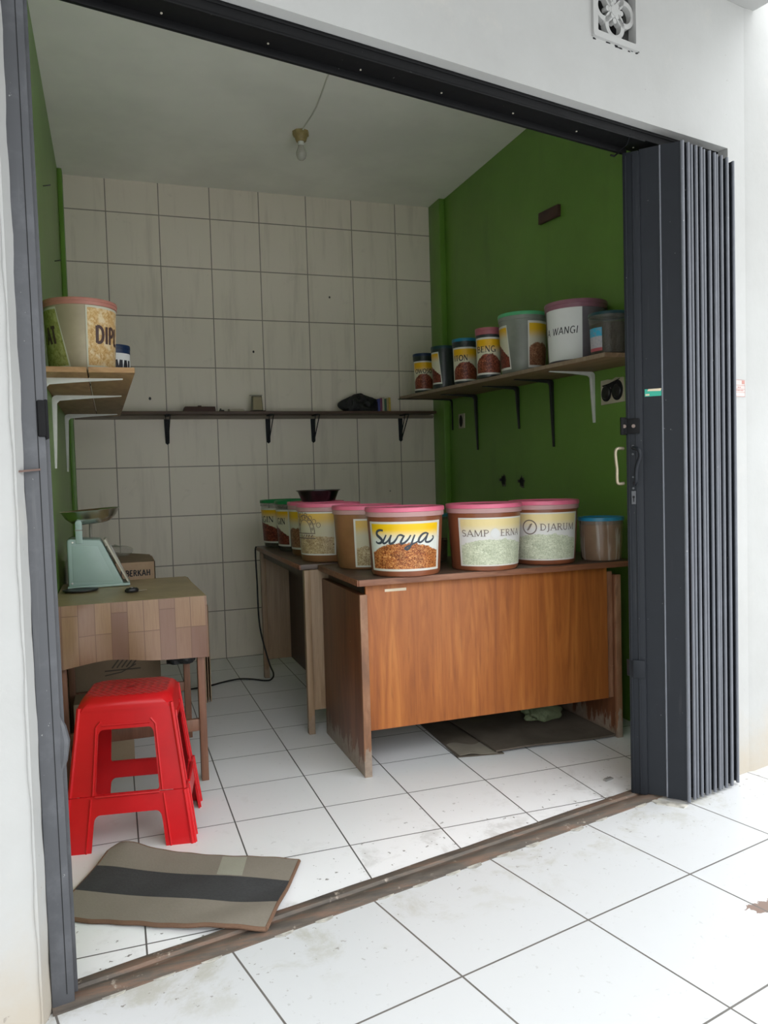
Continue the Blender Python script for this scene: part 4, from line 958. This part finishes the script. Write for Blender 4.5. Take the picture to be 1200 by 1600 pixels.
tub('storage_tub', 'short clear tub with teal lid and blue sticker at the near end of the shelf', 'tub', SH(1.312, .520), .076, .172, 'glassclear', 'tealdark', 'glassclear', [dict(c=-46, h=25, z=(.10,.64), m='l_stick')], .8, 'tobdark', GR, 1.06, lh=.022)
# left shelf
tub('storage_tub', 'big beige tub with salmon lid and DIPL label on the left shelf', 'tub', (-.712, .735, LZ1), .108, .242, 'beige', 'salmon', 'salmon',
    [dict(c=-60, h=33, z=(.03,.88), m='l_green', skew=(0,8,0,-14), draw=[word('dkbrownink', 'AT', .40, .40, .28, 'sans', .42)]), dict(c=46, h=38, z=(.04,.90), m='l_tan', draw=[word('dkbrownink', 'DIPL', .20, .40, .28, 'sans', .72)])], .9, 'tobacco', 'tubs on the left shelf', 1.10, lh=.020)
tub('storage_tub', 'small jar with dark blue cap and MAL label behind the big beige tub', 'tub', (-.603, 1.16, LZ1), .060, .168, 'glassclear', 'bluecap', 'bluecap',
    [dict(c=25, h=70, z=(.05,.80), m='paper', draw=[word('ink', 'MAL', .34, .26, .52, 'sans', .50)])], .7, 'tobacco', 'tubs on the left shelf', 1.04)

# ------------------------------------------------------------------ counter table at the left
TZ = .690
t = thing('wooden_table', 'small red-brown wooden table under a plank-pattern vinyl cover', 'table', (-.59, 1.0, 0))
g = G().box((-.838, .712, TZ-.024), (-.332, 1.322, TZ-.002)); lp('table_top', g, M['tablewood'], bevel=.002)
legs = []
for x, y in ((-.362, .698), (-.835, .698), (-.372, 1.225), (-.835, 1.225)):
    g = G().box((x, y, 0), (x+.026, y+.036, TZ-.024)); lp('leg', g, M['tablewood'], bevel=.002)
g = G().box((-.83, .704, .188), (-.340, .724, .232)); lp('stretcher', g, M['tablewood'], bevel=.002)
g = G().box((-.83, 1.232, .205), (-.352, 1.252, .245)); lp('stretcher', g, M['tablewood'], bevel=.002)
g = G().box((-.83, .704, TZ-.09), (-.345, .720, TZ-.024)); g.box((-.83, 1.235, TZ-.09), (-.35, 1.252, TZ-.024)); lp('apron', g, M['tablewood'])
# vinyl cover: top, front drop
g = G()
def topfn(u, v):
    x0 = -.848 + .004*v; x1 = -.322 - .018*v
    return Vector((x0 + (x1-x0)*u, .688 + .644*v + .003*math.sin(u*9), TZ + .0005 + .002*math.sin(u*5+v*4)*0))
NU, NVt, NVd = 40, 10, 24
rows = []
for j in range(NVd+1):      # from hem up to the front edge
    s = j/NVd; row = []
    for i in range(NU+1):
        u = i/NU; x = -.846 + .524*u
        hem = .478 + .012*math.sin(u*4.2+.6) - .016*max(0, .35-u)/.35
        z = hem + (TZ - hem)*s
        amp = (1-s)*.012
        y = .688 - .006 - amp*(1+math.sin(u*11+1.1+s*.8)) - .014*math.exp(-((u-.16)/.08)**2)*(math.sin(PI*s)**.7) + (.006*(s**6))
        row.append((Vector((x, y, z)), (x, z*.98)))
    rows.append(row)
for j in range(1, NVt+1):
    v = j/NVt; row = []
    for i in range(NU+1):
        p = topfn(i/NU, v); row.append((p, (p.x, TZ + (p.y-.7))))
    rows.append(row)
base = len(g.v)
for row in rows:
    for p, q in row: g.uv[len(g.v)] = q; g.v.append(p)
for j in range(len(rows)-1):
    for i in range(NU): g.f.append([base+j*(NU+1)+i, base+j*(NU+1)+i+1, base+(j+1)*(NU+1)+i+1, base+(j+1)*(NU+1)+i]); g.m.append(1 if j >= NVd else 0)
# right hanging strip
for i, y in enumerate(()): pass
g.sheet(lambda u, v: Vector((-.3225-.017*u + .002*math.sin(u*7)*(1-v), .700+.63*u, TZ - .030*(1-v))), 12, 2, 0)
solo('table_cover', g, [M['vinyl'], M['vinyltop']], 'wood-plank patterned vinyl cover hanging over the front of the small table', 'tablecloth', (-.585, 1.0, TZ), smooth=True, recalc=False)
TS = TZ + .0025
# ------------------------------------------------------------------ kitchen scale
t = thing('weighing_scale', 'mint green mechanical scale with steel pan on the small table', 'scale', (-.70, 1.2, TS))
y0, y1 = -.065, .085
def yprism(poly, a, b): return G().prism([Vector((x, a, z)) for x, z in poly], (0, b-a, 0))
g = yprism([(-.112,.008),(.098,.008),(.022,.178),(.012,.192),(-.100,.200),(-.112,.196)], y0, y1); obj('housing', g, M['mint'], t, bevel=.006, seg=3)
g = yprism([(-.094,.026),(.062,.022),(.004,.166),(-.094,.172)], y0-.0015, y0+.004); obj('side_panel', g, M['mint'], t, bevel=.002)
g = G().box((-.116, y0-.006, 0), (.122, y1+.006, .010)); obj('base_plate', g, M['mint'], t, bevel=.003)
d = Vector((.098-.022, 0, .008-.178)).normalized(); nrm = Vector((.91, 0, .41)).normalized()
g = G(); a = Vector((.026, 0, .190)); b = Vector((.112, 0, .012))
g.hexa([a+Vector((0,y0+.002,0)), b+Vector((0,y0+.002,0)), b+Vector((0,y1-.002,0)), a+Vector((0,y1-.002,0)), a+nrm*.010+Vector((0,y0+.006,0)), b+nrm*.008+Vector((0,y0+.006,0)), b+nrm*.008+Vector((0,y1-.006,0)), a+nrm*.010+Vector((0,y1-.006,0))]); obj('dial_frame', g, M['mintshade'], t, bevel=.004)
g = G(); g.lathe([(0,.0),(.055,.0),(.058,.003),(0,.003)], n=32); Mx = Matrix.Translation((a+b)/2 + nrm*.0078) @ nrm.to_track_quat('Z', 'Y').to_matrix().to_4x4(); g.tr(Mx @ Matrix.Translation((0, .01, 0))); obj('dial', g, M['paper'], t, smooth=True)
g = G().box((-.078, y0-.004, .18), (-.064+.012, y0+.012, .262)); g.tube([(-.065, y0-.005, .262), (-.065, y0+.012, .262)], .013, 14); obj('pan_post', g, M['mint'], t, bevel=.002)
g = G().box((-.080, y0-.005, .232), (-.050, y0+.014, .236)); obj('clamp', g, M['wire'], t)
g = G().tube([(-.024, y1-.03, .19), (-.022, y1-.03, .30)], .006, 8); g.bar((-.072, y0+.01, .256), (-.022, y1-.03, .256), .012, .006); obj('pan_carrier', g, M['wire'], t)
g = G().lathe([(0,.0),(.055,.0),(.075,.006),(.098,.026),(.112,.052),(.118,.055),(.117,.056),(.110,.053),(.096,.028),(.074,.008),(.054,.003),(0,.003)], n=56)
g.tr(Matrix.Translation((-.018, .01, .257)) @ Matrix.Rotation(R(-3.5), 4, 'Y')); obj('pan', g, M['steel'], t, smooth=True)
g = G(); g.tube([(-.090, y0-.0015, .186), (-.090, y0-.004, .186)], .004, 8); g.tube([(-.098, y0-.0015, .022), (-.098, y0-.004, .022)], .004, 8); obj('screw', g, M['steel'], t)
g = G().lathe([(0,.001),(.06,.001),(.066,.004),(.066,.008),(.060,.006),(0,.005)], n=36, squash=.8)
tag(obj('dark_saucer', g, M['blackplastic'], None, (-.765, 1.045, TS), smooth=True), 'flat dark saucer on the small table beside the green wall', 'dish')
t = thing('key_fob', 'black car key fob with small key lying on the vinyl table cover', 'keys', (-.577, .915, TS), R(15))
g = G().lathe([(0,0),(.022,0),(.026,.004),(.026,.011),(.020,.016),(0,.017)], n=28, squash=.62); obj('fob', g, M['blackplastic'], t, smooth=True)
g = G().lathe([(0,.017),(.009,.0165),(.010,.019),(0,.020)], n=16, squash=.7); obj('button', g, M['steel'], t, smooth=True)
g = G().bar((.024,0,.003), (.058,.006,.003), .008, .002); obj('key_blade', g, M['brass'], t)
# bolt near the post
t = thing('door_bolt', 'pale stub of a sliding bolt poking out beside the scale', 'bolt', (-.82, .30, .80))
g = G().tube([(-.03, 0, 0), (.006, 0, .0)], .0065, 10); obj('rod', g, M['pinkpale'], t, smooth=True)
g = G().tube([(.004, 0, -.014), (.010, 0, .0), (.004, 0, .016)], [.005,.008,.005], 10); obj('knob', g, M['pinkpale'], t, smooth=True)

# ------------------------------------------------------------------ cartons behind and under the table
t = thing('cardboard_box', 'open cardboard carton printed U BERKAH behind the scale', 'box', (-.62, 1.60, .40))
bx0, bx1, by0, by1, bh = -.21, .158, -.14, .16, .353
g = G(); th = .004
g.box((bx0,by0,0),(bx1,by0+th,bh)); g.box((bx0,by1-th,0),(bx1,by1,bh)); g.box((bx0,by0,0),(bx0+th,by1,bh)); g.box((bx1-th,by0,0),(bx1,by1,bh)); g.box((bx0,by0,0),(bx1,by1,th))
bi = G()
W_ = 'U BERKAH'; hh = .027
S_ = strokes_of(W_, -.003, bh-.062, hh, 'sans', .140/text_w(W_, hh))
S_ += [([(.0, bh-.15), (.0, bh-.105), (.006, bh-.095), (.026, bh-.095), (.032, bh-.105), (.032, bh-.15)], .006)]
ink(g, S_, lambda x, y: Vector((x, by0-.0008, y)), 1)
obj('carton', g, [M['card'], M['ink']], t, recalc=False)
g = G(); g.slab(lambda u, v: Vector((bx0+.01+(bx1-bx0-.02)*u + .012*v, by1-.25*v-.004, bh+.002+.030*(1-v)*math.cos(u*1.5)-.010*v)), (0,0,.003), 6, 6); obj('flap', g, M['cardshade'], t, bevel=.0)
kk = N('thin_clear_film'); kk.b.inputs['Alpha'].default_value = .35; kk.bump(kk.noise(kk.oc(), 40, 5, .7, 1), 1, .01); kk.fin((.45,.42,.36), .12, 0, .8)
g = blob('film', None, .075, .07, .030, None, 12, .3, 16)
tag(obj('plastic_film', g, kk.mat, None, (-.635, 1.56, .400+bh+.025), smooth=True), 'crumpled clear plastic film on top of the U BERKAH carton', 'bag')
def carton(name, label, loc, dx, dy, dz, m, draw=None, rot=0):
    t = thing(name, label, 'box', loc, rot, 'cartons behind the small table')
    g = G().box((-dx/2,-dy/2,0),(dx/2,dy/2,dz)); mats = [m]
    if draw: ink(g, draw, lambda x, y: Vector((x, -dy/2-.0008, y)), 1); mats.append(M['carddark'])
    obj('carton', g, mats, t, recalc=False)
    g = G().box((-.025,-dy/2-.0006,dz-.06),(.025,dy/2+.0006,dz+.0008)); obj('tape', g, plain('brown_tape', (.25,.17,.10), .4), t)
    return t
carton('cardboard_box', 'big brown carton under the back of the small table', (-.645, 1.56, 0), .37, .34, .398, M['cardshade'],
       [([(-.02+.02*k, .30), (.02+.02*k, .35)], .006) for k in range(5)] + [([(-.05, .29), (.10, .29)], .006), ([(-.05, .27), (.02, .28), (.08, .31)], .005)])
carton('cardboard_box', 'smaller dark carton on the floor under the small table', (-.70, 1.13, 0), .22, .16, .245, M['cardshade'])
g = G().slab(lambda u, v: Vector((-.232+.012*u, 1.74+.26*u, .50*v)), (.006,0,0), 4, 4); g.slab(lambda u, v: Vector((-.218+.010*u, 1.75+.25*u, .495*v)), (.004,.0,0), 4, 4); g.slab(lambda u, v: Vector((-.206+.008*u, 1.755+.245*u, .485*v)), (.004,0,0), 4, 4)
solo('flattened_carton', g, M['card'], 'flattened cardboard carton standing on edge behind the small table', 'cardboard', (-.21, 1.87, 0))
g = blob('bag', None, .06, .04, .05, None, 21, .25, 16); g.sh((0,0,.0))
g.tube([(0,0,.06),(.004,.0,.11),(0,.012,.18),(.0,.042,.262)], [.04,.016,.010,.006], 10)
solo_o = tag(obj('plastic_bag', g, M['blackbag'], None, (-.385, 1.20, .337), smooth=True), 'black plastic bag hanging under the back of the small table', 'bag')

# ------------------------------------------------------------------ red stool
ST = .458
t = thing('plastic_stool', 'bright red plastic stool with woven seat in front of the small table', 'stool', (-.603, .395, 0), R(-9))
bw, bd, tw, td = .188, .158, .136, .118     # half sizes at floor and under the seat
HS = ST - .028
def half(h, dirn):    # half width of the face at relative height h; dirn 0 = front/back width, 1 = side width
    a, b = ((bw, tw), (bd, td))[dirn]; return a + (b-a)*h
def face_pt(face, a, h, off):
    step = .006 if h < .385 else 0
    w0, w1 = half(h, 0), half(h, 1)
    if face == 0: p = Vector((a*w0, -w1-off-step, h*HS))
    if face == 2: p = Vector((-a*w0, w1+off+step, h*HS))
    if face == 1: p = Vector((w0+off+step, a*w1, h*HS))
    if face == 3: p = Vector((-w0-off-step, -a*w1, h*HS))
    return p
def panel(g, face, loops, split=True):
    vs, fs = fill2d(loops, .0044); g.add([face_pt(face, p.x, p.y, p.z) for p in vs], fs)
def rc(x, y, r_, a0, a1, n=5): return [(x + r_*1.9*math.cos(R(a0+(a1-a0)*i/n)), y + r_*math.sin(R(a0+(a1-a0)*i/n))) for i in range(n+1)]
e = .56
for k, (fa, fb) in enumerate(((0, 1), (1, 2), (2, 3), (3, 0))):     # four L-shaped corner legs
    g = G()
    legR_up = [(e, .386), (e, .84), (1.0, 1.0), (1.02, .386)]
    panel(g, fa, [[(e, .386), (1.03, .386), (1.03, 1.0), (e, 1.0)]])
    panel(g, fa, [[(e+.02, .0), (1.05, .0), (1.05, .384), (e, .384), (e, .25)]])
    panel(g, fb, [[(-1.03, .386), (-e, .386), (-e, 1.0), (-1.03, 1.0)]])
    panel(g, fb, [[(-1.05, .0), (-e-.02, .0), (-e, .25), (-e, .384), (-1.05, .384)]])
    for s, f in ((1, fa), (-1, fb)):      # moulded ribs
        g.tube([face_pt(f, s*(e+.05), .39, .003), face_pt(f, s*(e+.05), .86, .003), face_pt(f, s*(e-.04), .90, .003)], .0035, 6)
        g.tube([face_pt(f, s*(e+.10), .0, .003), face_pt(f, s*(e+.07), .37, .003)], .0035, 6)
        g.tube([face_pt(f, s*1.0, .0, .002), face_pt(f, s*1.0, .384, .002)], .006, 6); g.tube([face_pt(f, s*1.0, .386, .001), face_pt(f, s*1.0, 1.0, .001)], .006, 6)
    obj('leg', g, M['red'], t, smooth=True)
for f in range(4):
    g = G()
    panel(g, f, [[(-e, 1.0), (-e, .76)] + rc(-e+.095, .79, .05, 180, 90) + rc(e-.095, .79, .05, 90, 0) + [(e, .76), (e, 1.0)]])
    g.tube([face_pt(f, -e+.06, .87, .002), face_pt(f, e-.06, .87, .002)], .0035, 6)
    obj('apron', g, M['red'], t, smooth=True)
    g = G()
    panel(g, f, [[(-e, .386), (-e, .44)] + rc(-e+.05, .42, .027, 180, 270) + rc(e-.05, .42, .027, 270, 360) + [(e, .44), (e, .386)]])
    panel(g, f, [[(-e, .384), (e, .384), (e, .19)] + rc(e-.095, .205, .05, 0, 90) + rc(-e+.095, .205, .05, 90, 180) + [(-e, .19)]])
    g.tube([face_pt(f, -e, .383, .004), face_pt(f, e, .383, .004)], .004, 6)
    obj('rail', g, M['red'], t, smooth=True)
def oct_ring(wx, wy, c, z):
    return [Vector(p) for p in ((wx-c,-wy,z),(wx,-wy+c,z),(wx,wy-c,z),(wx-c,wy,z),(-wx+c,wy,z),(-wx,wy-c,z),(-wx,-wy+c,z),(-wx+c,-wy,z))]
g = G(); rings = [oct_ring(tw+.006, td+.006, .012, HS-.012), oct_ring(tw+.005, td+.005, .018, HS), oct_ring(tw-.002, td-.002, .028, HS+.016), oct_ring(tw-.010, td-.010, .030, HS+.025), oct_ring(tw-.016, td-.016, .030, HS+.028)]
for rg in rings: g.v += rg
for j in range(len(rings)-1):
    for i in range(8): g.f.append([j*8+i, j*8+(i+1)%8, (j+1)*8+(i+1)%8, (j+1)*8+i]); g.m.append(0)
g.f.append([32+i for i in range(8)]); g.m.append(1)
obj('seat', g, [M['red'], M['seat']], t, smooth=True)
g = G().lathe([(0,.0),(.011,.0),(.013,.0015),(.010,.0012),(0,.0006)], c=(0,0,HS+.028), n=20); obj('seat_hole', g, plain('dark_red_hole', (.32,.008,.012), .5), t, smooth=True)

# ------------------------------------------------------------------ door mat lying over the sill
e1 = Vector((.499, -.283, 0)); e2 = Vector((-.156, -.327, 0)); m0 = Vector((-.668, .227, 0))
def matz(u, v):
    p = m0 + e1*u + e2*v; vv = -p.x*UY + p.y*UX
    s = max(0, min(1, (-.11-vv)/.12)); s = s*s*(3-2*s)
    z = .002 + .014*s
    z += .022*math.exp(-((u-.06)/.14)**2 - ((v-.0)/.25)**2) + .0022*math.sin(u*9+v*3)*(1-s*.5) + .0022
    return z
def matp(u, v):
    wob_ = .004*math.sin(u*13)*((v-.5)*2)**4*(1 if v > .5 else .6) + .004*math.sin(u*41)*(abs(v-.5)*2)**8
    p = m0 + e1*u + e2*(v + wob_)
    if u < .08 and v < .12: p += e1*(.08-u)*(.12-v)*3
    return Vector((p.x, p.y, matz(u, v)))
t = thing('door_mat', 'worn tan floor mat with a black stripe lying across the door sill', 'mat', (-.50, -.06, 0))
for nm, v0, v1, m in (('tan_strip', 0, .325, 'mattan'), ('black_strip', .325, .67, 'matblack'), ('tan_strip', .67, 1, 'mattan')):
    g = G().slab(lambda u, v: matp(u, v0+(v1-v0)*v) + Vector((0,0,.0006 if m == 'matblack' else 0)), (0,0,.010), 40, 8); o = loc_part(nm, g, M[m], t, smooth=True)
    if nm == 'tan_strip': o['label'] = 'tan strip towards the room' if v0 == 0 else 'tan strip towards the street'
g = G().slab(lambda u, v: matp(.60+.13*u+.03*v, .02+.29*v) + Vector((0,0,.0101)), (0,0,.0008), 6, 8); loc_part('patch', g, M['matpatch'], t)
g = G()
for side in range(4):
    pts = [matp(i/40, 0) for i in range(41)] if side == 0 else [matp(1, i/24) for i in range(25)] if side == 1 else [matp(i/40, 1) for i in range(41)] if side == 2 else [matp(0, i/24) for i in range(25)]
    g.tube([p + Vector((0,0,.005)) for p in pts], .0058, 8)
loc_part('binding', g, M['matedge'], t, smooth=True)

# ------------------------------------------------------------------ under and around the front desk
g = G().slab(lambda u, v: Vector((.755+.54*u - .02*v, .515+.60*v - .02*u*(1-v), .006+.006*(1-v)*math.sin(u*3)*0 + .004*math.sin(u*6+v*3)+.004)), (0,0,.006), 14, 10)
solo('cardboard_sheet', g, M['carddark'], 'large dirty cardboard sheet on the floor under the front desk', 'cardboard', (1.0, .8, .0))
g = G().slab(lambda u, v: Vector((.600+.185*u + .02*v, .540+.46*v - .035*u*(1-v), .0015+.0015*math.sin(v*5))), (0,0,.0035), 8, 10)
solo('cardboard_sheet', g, M['carddark'], 'narrow dirty cardboard strip on the floor beside the larger sheet', 'cardboard', (.69, .76, 0))
g = G().slab(lambda u, v: Vector((.612+.150*u, .545+.135*v - .03*u + .02*math.sin(u*7)*(v), .0052+.006*(1-v)*math.exp(-((u-.3)/.2)**2))), (0,0,.0015), 12, 6)
solo('paper_scrap', g, M['cardpale'], 'pale torn paper scrap on the narrow cardboard strip', 'paper', (.69, .60, .005))
g = blob('rag', None, .085, .06, .045, None, 33, .32, 20)
tag(obj('crumpled_bag', g, M['greenrag'], None, (1.13, .80, .019), smooth=True), 'crumpled pale green bag on the cardboard under the desk', 'bag')
g = G().hexa([(-.024,-.008,0),(.02,-.01,0),(.024,.008,0),(-.02,.009,0),(-.018,-.006,.007),(.018,-.008,.004),(.02,.006,.004),(-.014,.007,.006)])
tag(obj('paper_scrap', g, plain('grey_scrap', (.25,.245,.23), .8), None, (1.004, .130, .0005), rotz=R(20)), 'tiny grey scrap on the tiles just inside the gate', 'litter')
# cable
P = [(.100, 2.06, BT+.002), (.100, 2.085, BT-.03), (.104, 2.09, .55), (.110, 2.088, .30), (.150, 2.075, .10), (.172, 2.06, .03), (.155, 2.04, .006), (.120, 2.03, .005), (.06, 2.09, .005), (.0, 2.125, .005), (-.06, 2.115, .005), (-.13, 2.08, .005), (-.17, 2.055, .005), (-.25, 2.03, .005), (-.36, 2.02, .005)]
out = []
Pv = [Vector(p) for p in P]
for i in range(len(Pv)-1):
    a, b, c, d = Pv[max(i-1,0)], Pv[i], Pv[i+1], Pv[min(i+2,len(Pv)-1)]
    for j in range(6):
        s = j/6; out.append(.5*((2*b)+(c-a)*s+(2*a-5*b+4*c-d)*s*s+(3*b-a-3*c+d)*s**3))
out.append(Pv[-1])
g = G().tube(out, .0045, 8); solo('power_cable', g, M['cable'], 'black cable hanging off the endways desk and across the floor', 'cable', (0, 2.12, 0), smooth=True)
g = G()
rnd = random.Random(4)
for k in range(3):
    c = Vector((.395+.035*k, .745+.004*k, DH)); pts = [c + Vector((rnd.uniform(-.02,.02), rnd.uniform(-.008,.008), .004+rnd.uniform(0,.008))) for _ in range(5)]; g.tube(pts, .003, 6)
solo('twisted_wire', g, M['cable'], 'small tangle of black wire on the desk behind the Surya tub', 'wire', (.42, .745, DH), smooth=True)
